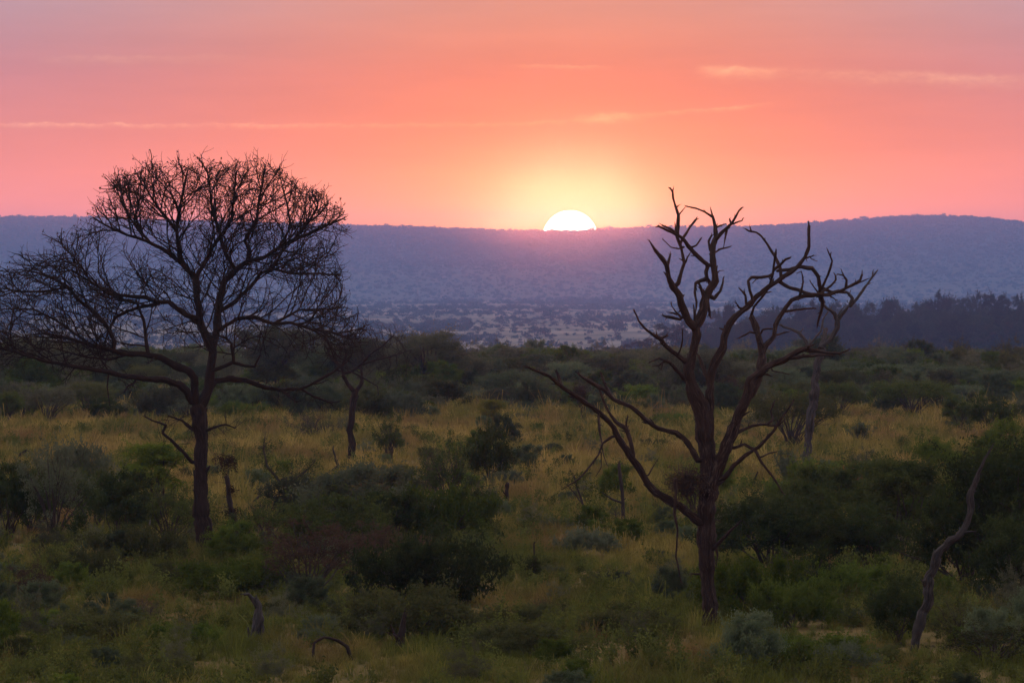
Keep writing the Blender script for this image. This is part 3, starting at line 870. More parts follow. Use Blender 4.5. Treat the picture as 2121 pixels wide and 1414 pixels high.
def colonize(lines, attr, rng, step, infl, kill, iters, jitter=0.25, up=0.05):
    """grow twigs from the given limbs towards the attractor points"""
    N, par, R0 = [], [], []
    for P, Rr in lines:
        st = max(1, int(step / max(np.linalg.norm(P[1] - P[0]), 1e-3)))
        for i in range(0, len(P), st):
            N.append(P[i]); par.append(-1); R0.append(Rr[i])
    n0 = len(N)
    N = list(N)
    A = attr.copy()
    def nearest(A, B):
        bd = np.full(len(A), 1e9); bi = np.zeros(len(A), int)
        for c in range(0, len(B), 400):
            d2 = ((A[:, None, :] - B[None, c:c + 400, :]) ** 2).sum(2)
            j = d2.argmin(1); v = d2[np.arange(len(A)), j]
            m = v < bd; bd[m] = v[m]; bi[m] = j[m] + c
        return bd, bi
    bd, bi = nearest(A, np.array(N))
    for it in range(iters):
        act = bd < infl * infl
        if not act.any(): break
        ids = bi[act]; dirs = A[act] - np.array(N)[ids]
        dirs /= np.maximum(np.linalg.norm(dirs, axis=1, keepdims=True), 1e-6)
        acc = {}
        for k, dv in zip(ids, dirs):
            if k in acc: acc[k] = acc[k] + dv
            else: acc[k] = dv
        new = []
        for k, dv in acc.items():
            dv = dv / max(np.linalg.norm(dv), 1e-6) + rng.normal(size=3) * jitter + (0, 0, up)
            if par[k] >= 0:
                pv = N[k] - N[par[k]]; dv = dv + 0.55 * pv / max(np.linalg.norm(pv), 1e-6)
            dv /= np.linalg.norm(dv)
            new.append(N[k] + dv * step * rng.uniform(0.8, 1.2)); par.append(int(k))
        s0 = len(N); N.extend(new)
        nb, ni = nearest(A, np.array(new))
        m = nb < bd; bd[m] = nb[m]; bi[m] = ni[m] + s0
        keep = bd > kill * kill
        A, bd, bi = A[keep], bd[keep], bi[keep]
        if len(A) == 0: break
    return np.array(N), par, n0, R0

def twig_mesh(N, par, n0, R0, rtip, rng, mb, expo=2.4, rmax=0.07, extra=2, tl=(0.22, 0.5)):
    n = len(N)
    kids = [[] for _ in range(n)]
    for i in range(n0, n): kids[par[i]].append(i)
    w_ = np.zeros(n)
    for i in range(n - 1, n0 - 1, -1):
        w_[i] = max(1.0, sum(w_[c] for c in kids[i]))
    rad = np.minimum(rtip * w_ ** (1 / expo), rmax)
    tips = []
    heads = [(i, c) for i in range(n0) for c in kids[i]]
    while heads:
        p, c = heads.pop()
        P = [N[p]]; rr = [min(rad[c] * 1.15, R0[p] * 0.8 if p < n0 else rad[c] * 1.1)]
        cur = c
        while True:
            P.append(N[cur]); rr.append(min(rad[cur], rr[-1]))
            ks = kids[cur]
            if not ks: tips.append((cur, P[-1] - P[-2])); break
            ks = sorted(ks, key=lambda k: -w_[k])
            for k in ks[1:]: heads.append((cur, k))
            cur = ks[0]
        tube(mb, P, rr, 5 if rr[0] > 0.03 else 4 if rr[0] > 0.016 else 3, cap=False)
    ends = []
    def tw(a, d, r):
        d = d / max(np.linalg.norm(d), 1e-6)
        L = rng.uniform(*tl)
        m = a + (d + rng.normal(size=3) * 0.35) * L * 0.5
        e = m + (d + rng.normal(size=3) * 0.55) * L * 0.5
        tube(mb, [a, m, e], [r, r * 0.85, r * 0.6], 3, cap=False); ends.append(e)
    for i, d in tips:
        for q in range(extra): tw(N[i], d + rng.normal(size=3) * 0.05, rtip * 0.85)
    for i in range(n0, n):
        if rng.random() < 0.30:
            d = N[i] - N[par[i]]
            tw(N[i], d / np.linalg.norm(d) + rng.normal(size=3) * 0.8, rtip * 0.8)
    return ends

T3 = Tree('leafless_tree', 'broad bare spreading tree with dense fine twigs on the left', (426, 1152), dist(1152), M['bark_dark'], seed=31, slim=0.92)
T3.limb([(428, 1162), (426, 1130), (421, 1071), (413, 1013), (415, 959), (417, 906), (411, 862), (408, 838)], 0, 0, 'trunk', depth=0, sides=16, rough=0.24, crook=0.2, rad=[24, 20, 18, 18, 17, 17, 18, 20], step=0.14)
B = T3.limb
main = [
 ([(405, 845), (401, 802), (400, 782), (392, 770), (366, 758), (332, 740), (302, 733), (264, 733), (234, 727), (189, 714), (140, 700), (90, 690)], 12, 3, -0.35),
 ([(398, 832), (388, 808), (370, 796), (339, 786), (302, 785), (264, 780), (226, 770), (181, 763), (132, 755), (94, 748), (45, 733), (0, 720)], 11, 2.5, -0.55),
 ([(411, 845), (430, 807), (436, 763), (439, 725), (428, 702), (416, 676), (413, 638), (409, 601), (405, 574)], 14, 8, 0.1),
 ([(439, 728), (449, 695), (452, 657), (456, 620), (462, 586)], 11, 8, 0.35),
 ([(405, 574), (389, 559), (373, 536), (371, 506), (366, 476), (372, 431), (381, 393), (388, 355)], 8, 2, -0.15),
 ([(406, 575), (415, 559), (430, 536), (438, 514), (449, 499), (466, 478), (480, 450), (484, 410), (488, 370)], 6.5, 2, 0.25),
 ([(380, 548), (340, 518), (302, 499), (264, 487), (226, 470), (200, 455)], 6, 2, -0.5),
 ([(410, 660), (385, 652), (366, 638), (351, 625), (328, 626), (302, 616), (264, 613), (226, 609), (190, 585), (150, 560)], 8, 2.2, -0.6),
 ([(330, 627), (298, 635), (264, 644), (241, 657), (226, 680)], 5, 3, 0.4),
 ([(236, 708), (226, 684), (215, 669), (189, 642), (162, 620), (140, 593), (113, 578), (80, 566), (55, 560)], 6, 2, 0.2),
 ([(307, 731), (302, 699), (298, 665), (290, 642), (282, 622)], 5, 2.5, 0.3),
 ([(462, 586), (487, 559), (474, 537), (463, 514), (452, 470), (440, 440), (436, 400), (430, 360)], 6, 2, -0.35),
 ([(462, 588), (490, 559), (517, 541), (547, 533), (577, 514), (611, 495), (641, 484), (679, 465), (712, 452)], 8, 2, 0.15),
 ([(517, 541), (517, 518), (508, 499), (517, 480), (532, 457), (536, 423), (543, 385), (548, 355)], 5.5, 2, -0.4),
 ([(455, 645), (490, 623), (517, 597), (539, 567), (566, 557), (604, 567), (660, 566), (700, 570)], 6, 2, 0.55),
 ([(453, 683), (490, 661), (528, 657), (566, 670), (604, 669), (641, 680), (672, 697), (692, 725)], 6, 2.5, -0.45),
 ([(436, 768), (464, 759), (483, 748), (479, 712), (468, 700)], 6, 3, -0.4),
 ([(483, 750), (510, 758), (528, 759), (537, 738)], 4.5, 2, 0.2),
 ([(428, 815), (445, 789), (472, 782), (509, 789), (547, 801), (581, 806), (619, 806), (656, 789), (690, 770), (720, 748)], 9, 2, 0.3),
 ([(560, 803), (583, 808), (612, 832)], 4, 1.6, -0.5),
 ([(625, 806), (652, 821), (686, 834), (704, 830)], 3, 1.4, 0.3),
 ([(399, 957), (377, 932), (354, 910), (337, 897), (343, 880), (314, 870), (300, 862)], 6, 1.8, -0.6),
 ([(402, 890), (377, 870), (350, 861)], 5, 1.8, -0.2),
 ([(432, 890), (452, 882), (466, 879), (487, 886)], 4, 1.6, -0.4),
 ([(283, 785), (279, 793), (264, 800), (258, 810)], 3.6, 1.6, -0.2),
 ([(415, 676), (404, 668), (394, 664)], 5, 2, 0.2),
 ([(226, 770), (222, 800), (228, 840)], 2.4, 1.0, -0.3),
 ([(310, 502), (275, 460), (252, 420), (240, 388)], 3.5, 1.4, 0.5),
 ([(367, 478), (335, 440), (308, 400), (290, 360)], 3.8, 1.4, -0.5),
 ([(611, 495), (640, 460), (658, 425), (652, 405)], 3.5, 1.4, -0.5),
 ([(577, 514), (602, 470), (594, 420), (580, 365)], 3.8, 1.4, 0.5),
 ([(566, 670), (620, 642), (676, 640), (712, 636)], 3.5, 1.4, 0.6),
 ([(641, 680), (700, 690), (748, 680)], 3.0, 1.4, 0.4),
 ([(45, 733), (0, 700), (-40, 668)], 3.0, 1.4, 0.3),
 ([(140, 595), (90, 604), (30, 604), (-30, 622)], 3.5, 1.4, -0.4),
 ([(189, 716), (130, 672), (70, 640), (10, 640)], 3.8, 1.4, 0.5),
 ([(264, 735), (220, 745), (160, 735), (110, 720)], 3.5, 1.4, 0.7),
 ([(190, 585), (160, 540), (130, 510)], 3.0, 1.4, 0.3),
]
for pts, a, b, dp in main: B(pts, a, b, depth=dp, sides=8, rough=0.15, crook=0.45, strands=0.4, splinter=1)
CROWN = [(-70, 690), (-60, 600), (-10, 570), (40, 530), (100, 503), (150, 488), (180, 448), (212, 400), (240, 374), (290, 348), (370, 338), (430, 342), (480, 338), (545, 341), (592, 354),
         (612, 385), (660, 396), (702, 432), (732, 462), (722, 505), (702, 530), (718, 600), (708, 640), (745, 655), (765, 685), (735, 730), (705, 760), (640, 742), (560, 735), (480, 735), (420, 730), (330, 715), (260, 760), (180, 790), (90, 785), (0, 770)]
rngT = np.random.default_rng(77)
CC = at(430, 650, T3.D)
TW = MB(); ends = []
def project(P):
    return P[0] / P[1] * FPX + 1060.5, 560 - (P[2] - HC) / P[1] * FPX
CP = np.array(CROWN, float)
def inside(P):
    x, y = project(P)
    jx = noise.noise((x * 0.03, y * 0.03, P[1])) * 30; x += jx; y += jx * 0.7 + noise.noise((x * 0.05, 4.0, P[1])) * 16
    return bool(in_poly(np.array([x]), np.array([y]), CROWN)[0]) and abs(P[1] - T3.D) < 6.2
def shoot(a, dv, L, r0, r1, lvl):
    """one twig with its side twigs; growth stops at the outline of the crown"""
    sl = (0.24, 0.19, 0.15)[lvl]
    k = max(2, int(round(L / sl))); P = [a]; dd = dv / np.linalg.norm(dv)
    bend = rngT.normal(size=3) * 0.055
    for i in range(k):
        dd = dd + bend + rngT.normal(size=3) * (0.13, 0.17, 0.19)[lvl] + (0, 0, 0.045); dd /= np.linalg.norm(dd)
        q = P[-1] + dd * sl
        if not inside(q) and (i > 0 or lvl < 2):
            if rngT.random() < 0.8: break
        P.append(q)
    if len(P) < 2: return
    tube(TW, P, np.linspace(r0, r1, len(P)), (5, 4, 3)[lvl], cap=False)
    if lvl == 2: ends.append(P[-1]); return
    for i in range(1, len(P)):
        t_ = P[i] - P[i - 1]; t_ /= np.linalg.norm(t_)
        for rep_ in range(2 if i == len(P) - 1 else 1):
            if rngT.random() > (0.95, 0.92)[lvl]: continue
            side = np.cross(t_, rngT.normal(size=3)); side /= max(np.linalg.norm(side), 1e-6)
            d2 = t_ * rngT.uniform(0.5, 1.1) + side * rngT.uniform(0.5, 1.0)
            f = 1 - 0.45 * i / len(P)
            if lvl == 0: shoot(P[i], d2, rngT.uniform(0.6, 1.4) * f + 0.2, 0.0130, 0.0085, 1)
            else: shoot(P[i], d2, rngT.uniform(0.22, 0.66), 0.0090, 0.0050, 2)
for li, (P, Rr) in enumerate(T3.lines[1:]):
    if li in (20, 21, 22, 23, 24, 25, 26): continue
    seg = np.r_[0, np.cumsum(np.linalg.norm(np.diff(P, axis=0), axis=1))]; Lt = seg[-1]
    low = li in (0, 1, 18)
    pos_ = (0.34 if low else 0.14) * Lt
    if li in (2, 3): pos_ = 0.5 * Lt
    while pos_ <= Lt + 0.4:
        i = min(int(np.searchsorted(seg, pos_)), len(P) - 1)
        t_ = P[min(i + 1, len(P) - 1)] - P[max(i - 1, 0)]; t_ /= np.linalg.norm(t_)
        out_ = P[i] - CC; out_ /= max(np.linalg.norm(out_), 1e-6)
        side = np.cross(t_, rngT.normal(size=3)); side /= max(np.linalg.norm(side), 1e-6)
        d1 = t_ * 0.5 + out_ * 0.45 + side * 0.75 + (0, 0, 0.12)
        Lb = rngT.uniform(1.0, 2.5) * (1.0 if pos_ < 0.8 * Lt else 0.8)
        shoot(P[i], d1, Lb, min(0.030, Rr[i] * 0.75), 0.014, 0)
        pos_ += rngT.uniform(0.13, 0.34) * (1.7 if li in (0, 1, 8, 9, 33, 34, 35, 36) else 1.0) * (2.2 if noise.noise(tuple(P[i] * 0.9)) < -0.15 else 0.9)
tw = link('twigs', TW.mesh('twigs', M['bark_dark'], origin=T3.base), T3.root); tag(tw, 'dense fine bare twigs of the spreading crown', kind='stuff')
print('crown twig faces', len(TW.f))
ends = np.array(ends)
topz = at(400, 480, T3.D)[2]
pk = rngT.random(len(ends)) < np.where(ends[:, 2] > topz, 0.16, 0.05)
lv = ends[pk]; lv = np.concatenate([lv + rngT.normal(size=lv.shape) * 0.035 for _ in range(3)])
mb = MB(); leaves(mb, lv, rngT, 0.085, 0.55, -0.4)
M['dryleaf'] = leaf_mat('leaf_dry', (0.05, 0.035, 0.018), (0.11, 0.075, 0.03), 0.35)
lo = link('leaves', mb.mesh('leaves', M['dryleaf'], smooth=False, origin=T3.base), T3.root); tag(lo, 'few small dry leaves left on twig ends', kind='stuff')
# thin dead twigs under the low limbs
mb = MB()
for q in range(150):
    P, Rr = T3.lines[rngT.choice([1, 2, 19, 20, 21, 22, 23, 24, 25])]
    i = rngT.integers(len(P) // 5, len(P))
    grow_twigs(mb, P[i], rngT.normal(size=3) + (0, 0, -0.15), rngT.uniform(0.25, 0.75), 0.0095, 1, rngT, -0.1)
o = link('twigs', mb.mesh('dead_twigs', M['bark_dark'], origin=T3.base), T3.root); tag(o, 'thin dead twigs hanging under the low limbs', kind='stuff')

# --- small bare tree right of it
T4 = Tree('leafless_tree', 'small bare forked tree right of the broad bare tree', (724, 962), dist(962), M['bark_dark'], seed=41)
T4.limb([(724, 968), (726, 920), (729, 863), (733, 822), (736, 806)], 0, 0, 'trunk', depth=0, sides=10, rad=[10, 8.5, 7.5, 7, 8], rough=0.2)
B = T4.limb
for pts, a, b, dp in [
 ([(734, 810), (719, 795), (711, 778), (710, 758), (717, 735), (712, 710)], 5, 1.8, -0.3),
 ([(738, 808), (746, 796), (751, 778), (749, 766)], 5, 3, 0.2),
 ([(712, 772), (728, 770), (751, 753), (765, 733), (793, 716), (815, 695)], 4, 1.4, -0.4),
 ([(751, 754), (780, 745), (820, 735), (850, 725)], 2.6, 1.0, 0.4),
 ([(730, 770), (758, 785), (782, 800), (783, 818)], 2.4, 1.0, -0.5),
 ([(711, 765), (695, 750), (688, 730)], 3, 1.4, 0.5)]:
    B(pts, a, b, depth=dp, rough=0.12)
poly = [(690, 700), (720, 690), (760, 668), (800, 672), (835, 690), (862, 740), (850, 775), (800, 775), (760, 760), (700, 790), (680, 760)]
cand = rngT.uniform((680, 665), (865, 800), (900, 2)); cand = cand[in_poly(cand[:, 0], cand[:, 1], poly)][:420]
attr = np.array([at(x, y, T4.D + q) for (x, y), q in zip(cand, rngT.uniform(-1.6, 1.6, len(cand)))])
N, par, n0, R0 = colonize(T4.lines[1:], attr, rngT, 0.22, 2.6, 0.30, 50, jitter=0.3)
mb = MB(); twig_mesh(N, par, n0, R0, 0.011, rngT, mb, rmax=0.05, extra=2)
o = link('twigs', mb.mesh('twigs', M['bark_dark'], origin=T4.base), T4.root); tag(o, 'fine bare twigs of the small tree', kind='stuff')

# ------------------------------------------------------------------ dead wood
t = Tree('leaning_dead_trunk', 'slim grey dead trunk leaning right in front of the dark thicket', (1898, 1348), dist(1348), M['bark_grey'], 'dead trunk', seed=51)
t.limb([(1896, 1356), (1903, 1310), (1912, 1258), (1925, 1215), (1935, 1175), (1947, 1148), (1966, 1118), (1990, 1100), (2004, 1078), (2008, 1045), (2012, 1018), (2027, 978), (2040, 948), (2057, 921)], 0, 0, 'trunk', depth=0.1, sides=12,
       rad=[11, 11, 12, 11, 11, 10, 9, 9, 8, 7, 7, 5, 3, 1.2], rough=0.7, crook=1.0, splinter=9, step=0.08)
t.limb([(1924, 1222), (1916, 1212), (1911, 1203)], 6, 3, depth=-0.3, rough=0.4)
t.limb([(2010, 1024), (2020, 1016)], 4, 2, depth=-0.3)
t = Tree('tree_stump', 'pale weathered stump with bent tip in the left foreground', (527, 1330), dist(1330), M['bark_ash'], 'stump', seed=52)
t.limb([(529, 1340), (529, 1310), (532, 1280), (534, 1252), (531, 1240)], 0, 0, 'trunk', depth=0, rad=[12, 10, 10, 9, 4], sides=14, rough=0.75, crook=0.5, splinter=1, step=0.05)
t.limb([(532, 1258), (525, 1240), (516, 1229), (505, 1230)], 6, 2, depth=-0.2, rough=0.5)
t.limb([(541, 1336), (543, 1300), (541, 1272)], 6, 2, 'shard', depth=0.05, rough=0.6, splinter=0)
t.limb([(520, 1334), (516, 1312), (514, 1298)], 5, 2, 'shard', depth=-0.1, rough=0.6, splinter=0)
t = Tree('tree_stump', 'dark pointed stump in the centre foreground grass', (830, 1345), dist(1345), M['bark_dark'], 'stump', seed=53)
t.limb([(830, 1350), (833, 1310), (836, 1285), (838, 1268)], 0, 0, 'trunk', depth=0, rad=[13, 10, 7, 2], sides=10, rough=0.4, splinter=3, step=0.06)
t = Tree('tree_stump', 'thin dark upright stump between dark bush and dead tree', (1051, 1050), dist(1050), M['bark_dark'], 'stump', seed=54)
t.limb([(1051, 1056), (1051, 1025), (1052, 1000)], 0, 0, 'trunk', depth=0, rad=[5.5, 5, 4], sides=8, rough=0.35, splinter=3, step=0.08)
t = Tree('tree_stump', 'tiny dark stump beyond the thin upright stump', (1073, 1000), dist(1000), M['bark_dark'], 'stump', seed=55)
t.limb([(1073, 1003), (1072, 995), (1072, 986)], 0, 0, 'trunk', depth=0, rad=[5, 4.5, 3], sides=8, rough=0.4, splinter=2, step=0.06)
t = Tree('tree_stump', 'broken twin pronged stump right of the pale dead tree', (1912, 1000), dist(1000), M['bark_dark'], 'stump', seed=56)
t.limb([(1912, 1003), (1908, 985), (1905, 970)], 0, 0, 'trunk', depth=0, rad=[6, 4, 2], sides=8, rough=0.4, splinter=3, step=0.06)
t.limb([(1916, 1000), (1922, 985), (1925, 958)], 4, 2, depth=0.1)
t = Tree('tree_stump', 'dark forked stump between both dead trees', (1548, 1012), dist(1012), M['bark_dark'], 'stump', seed=57)
t.limb([(1545, 1014), (1540, 1003), (1536, 994)], 4, 2, 'trunk', depth=0)
t.limb([(1548, 1012), (1558, 1000), (1568, 980)], 4, 1.6, depth=0.1)
t = Tree('forked_deadwood', 'forked pale dead sticks left of the broad bare trunk', (298, 1146), dist(1146), M['bark_pale'], 'deadwood', seed=58)
t.limb([(300, 1150), (305, 1125), (308, 1100), (311, 1076)], 3.5, 1.4, depth=0)
t.limb([(299, 1148), (293, 1125), (296, 1098)], 3.0, 1.3, depth=0.2)
t = Tree('arched_dead_branch', 'dark arched dead branch lying in the lower left grass', (730, 1372), dist(1365), M['bark_dark'], 'dead branch', seed=59)
t.limb([(728, 1368), (718, 1338), (700, 1326), (672, 1318), (650, 1330), (648, 1366)], 4.5, 2.2, depth=-0.4, splinter=3)
t = Tree('fallen_branch', 'grey upturned dead branch above the round grey bush', (660, 985), dist(990), M['bark_grey'], 'dead branch', seed=60)
t.limb([(660, 992), (685, 975), (701, 965), (694, 948), (690, 928)], 5, 1.8, depth=-0.2, splinter=2)
t = Tree('fallen_branch', 'curved dark dead branch in the far left grass', (35, 950), dist(955), M['bark_dark'], 'dead branch', seed=61)
t.limb([(34, 957), (42, 940), (54, 933)], 4, 2, depth=0.1)
t = Tree('fallen_branch', 'low dark log lying in the far left grass', (75, 950), dist(957), M['bark_dark'], 'log', seed=62)
t.limb([(70, 953), (88, 946), (104, 950)], 4.5, 2.5, depth=0.3)
t = Tree('standing_stick', 'thin bare stick standing in small bush at the centre', (1108, 1190), dist(1200), M['bark_dark'], 'stick', seed=63)
t.limb([(1108, 1200), (1107, 1160), (1106, 1124)], 2.4, 1.4, depth=0.0)

def sapling(px, py, pts, r0, r1, tufts, leaf, label, seed, extra=(), twig=0, name='sapling', cat='sapling', size=0.08):
    """slender traced stem with its leaf tufts: tufts are (x, y, radius px, leaves)"""
    tr = Tree(name, label, (px, py), dist(py), M['stem'], cat, seed=seed)
    tr.limb(pts, r0, r1, 'trunk', depth=0.0, sides=8, splinter=3)
    for p_, a, b in extra: tr.limb(p_, a, b, depth=None)
    rng = np.random.default_rng(seed); mb = MB(); L = []
    for x, y, rp, n in tufts:
        i = int(np.argmin(((tr.px - (x, y)) ** 2).sum(1)))
        c = at(x, y, tr.D + tr.dep[i]); rr = rp * tr.px_m
        subs = c + rng.normal(size=(9, 3)) * rr * 0.45
        for s_ in subs: L.append(s_ + rng.normal(size=(n // 9 + 1, 3)) * rr * 0.24)
    if L:
        leaves(mb, np.concatenate(L), rng, size)
        link('foliage', mb.mesh('foliage', M[leaf], smooth=False, origin=tr.base), tr.root)
    if twig:
        mb = MB()
        for q in range(twig):
            P, Rr = tr.lines[rng.integers(len(tr.lines))]
            grow_twigs(mb, P[rng.integers(len(P) // 2, len(P))], rng.normal(size=3) + (0, 0, 0.3), rng.uniform(0.2, 0.6), 0.010, 1, rng, 0.1)
        tag(link('twigs', mb.mesh('twigs', M['stem'], origin=tr.base), tr.root), kind='stuff')
    return tr

sapling(1287, 1098, [(1286, 1102), (1290, 1060), (1288, 1020), (1284, 985), (1282, 960)], 4.5, 3.5, [(1250, 1012, 26, 420), (1268, 1000, 20, 260), (1225, 1015, 22, 260), (1305, 1010, 16, 160)], 'green',
        'crooked post like sapling with green tufts left of the tallest dead tree', 71, [([(1288, 1040), (1266, 1032), (1245, 1018)], 2.4, 1.2), ([(1276, 1100), (1277, 1080), (1274, 1060)], 1.6, 1.0)], 10)
sapling(1214, 1090, [(1216, 1094), (1213, 1060), (1205, 1035), (1196, 1010), (1190, 988)], 3.0, 1.6, [(1190, 995, 20, 260), (1205, 985, 15, 160), (1175, 1000, 15, 160)], 'dark',
        'slender curved sapling with small flat crown left of the post like sapling', 72, [([(1208, 1045), (1188, 1018), (1176, 1005)], 1.6, 0.9)], 14)
sapling(592, 1062, [(592, 1068), (593, 1035), (591, 1010), (585, 990)], 7.0, 5.0,
        [(548, 952, 26, 420), (552, 925, 18, 240), (605, 985, 34, 560), (640, 965, 26, 420), (568, 990, 22, 260), (628, 1000, 20, 240), (535, 985, 18, 180)], 'dark',
        'small twisted dark tree with leaf tufts right of the broad bare trunk', 73,
        [([(588, 1005), (570, 985), (553, 965), (546, 930), (548, 908)], 4.5, 1.4), ([(592, 1010), (610, 995), (632, 975), (652, 955)], 4.5, 1.4), ([(590, 1030), (565, 1030), (545, 1024), (527, 1036)], 4, 1.4), ([(594, 1025), (615, 1005), (622, 998)], 3, 1.5)], 40, 'twisted_tree', 'tree')
sapling(488, 1132, [(490, 1136), (486, 1090), (478, 1050), (472, 1010), (468, 985)], 8, 5, [(468, 958, 24, 420), (455, 950, 14, 160), (482, 952, 14, 160), (476, 1020, 16, 200), (484, 1060, 18, 220)], 'brown',
        'dark snag with tufted brown top beside the broad bare trunk', 74, [([(492, 1110), (510, 1090), (520, 1110)], 3, 1.4)], 30, 'snag', 'snag')
sapling(1690, 1255, [(1690, 1262), (1688, 1225), (1692, 1190), (1700, 1165)], 3.2, 2.0, [(1700, 1170, 40, 700), (1665, 1185, 34, 460), (1735, 1190, 36, 520), (1690, 1150, 26, 300), (1720, 1220, 30, 300)], 'deep',
        'thin dark sapling with open crown right of the bright green shrub', 75, [([(1689, 1220), (1672, 1195), (1660, 1180)], 1.8, 1), ([(1691, 1205), (1712, 1190), (1738, 1185)], 1.8, 1)], 20)
sapling(95, 1132, [(96, 1136), (97, 1112), (99, 1098)], 3, 2.2, [], 'grey', 'little bare umbrella shaped sapling at left', 76,
        [([(99, 1108), (84, 1103), (72, 1112)], 1.6, 0.8), ([(99, 1106), (115, 1100), (126, 1108)], 1.6, 0.8)], 16)
# the ball of dry twigs lodged in the fork of the dead tree
def twig_ball():
    c = at(1424, 1000, dist(1292) - 0.5); rng = np.random.default_rng(8); mb = MB()
    for q in range(420):
        d_ = rng.normal(size=3); d_ /= np.linalg.norm(d_)
        a = c + d_ * rng.uniform(0.05, 0.42) * (1.25, 1, 0.95)
        e = a + rng.normal(size=3) * 0.17 + d_ * 0.08
        tube(mb, [a, (a + e) / 2 + rng.normal(size=3) * 0.03, e], [0.009, 0.008, 0.005], 3, cap=False)
    for q in range(9):      # twigs reaching down into the fork that carries it
        a = c + rng.normal(size=3) * 0.12; e = at(1428 + rng.uniform(-14, 14), 1058 + rng.uniform(-6, 4), dist(1292) - 0.6)
        tube(mb, [a, (a + e) / 2 + rng.normal(size=3) * 0.06, e], [0.016, 0.014, 0.010], 4, cap=False)
    o = empty('twig_nest', c); tag(o, 'ragged brown ball of dry twigs in the low fork of the tallest dead tree', 'nest')
    link('twigs', mb.mesh('twigs', M['stem'], origin=c), o)
    mb = MB(); leaves(mb, c + rng.normal(size=(900, 3)) * (0.27, 0.24, 0.22), rng, 0.08)
    link('foliage', mb.mesh('foliage', M['brown'], smooth=False, origin=c), o)
twig_ball()

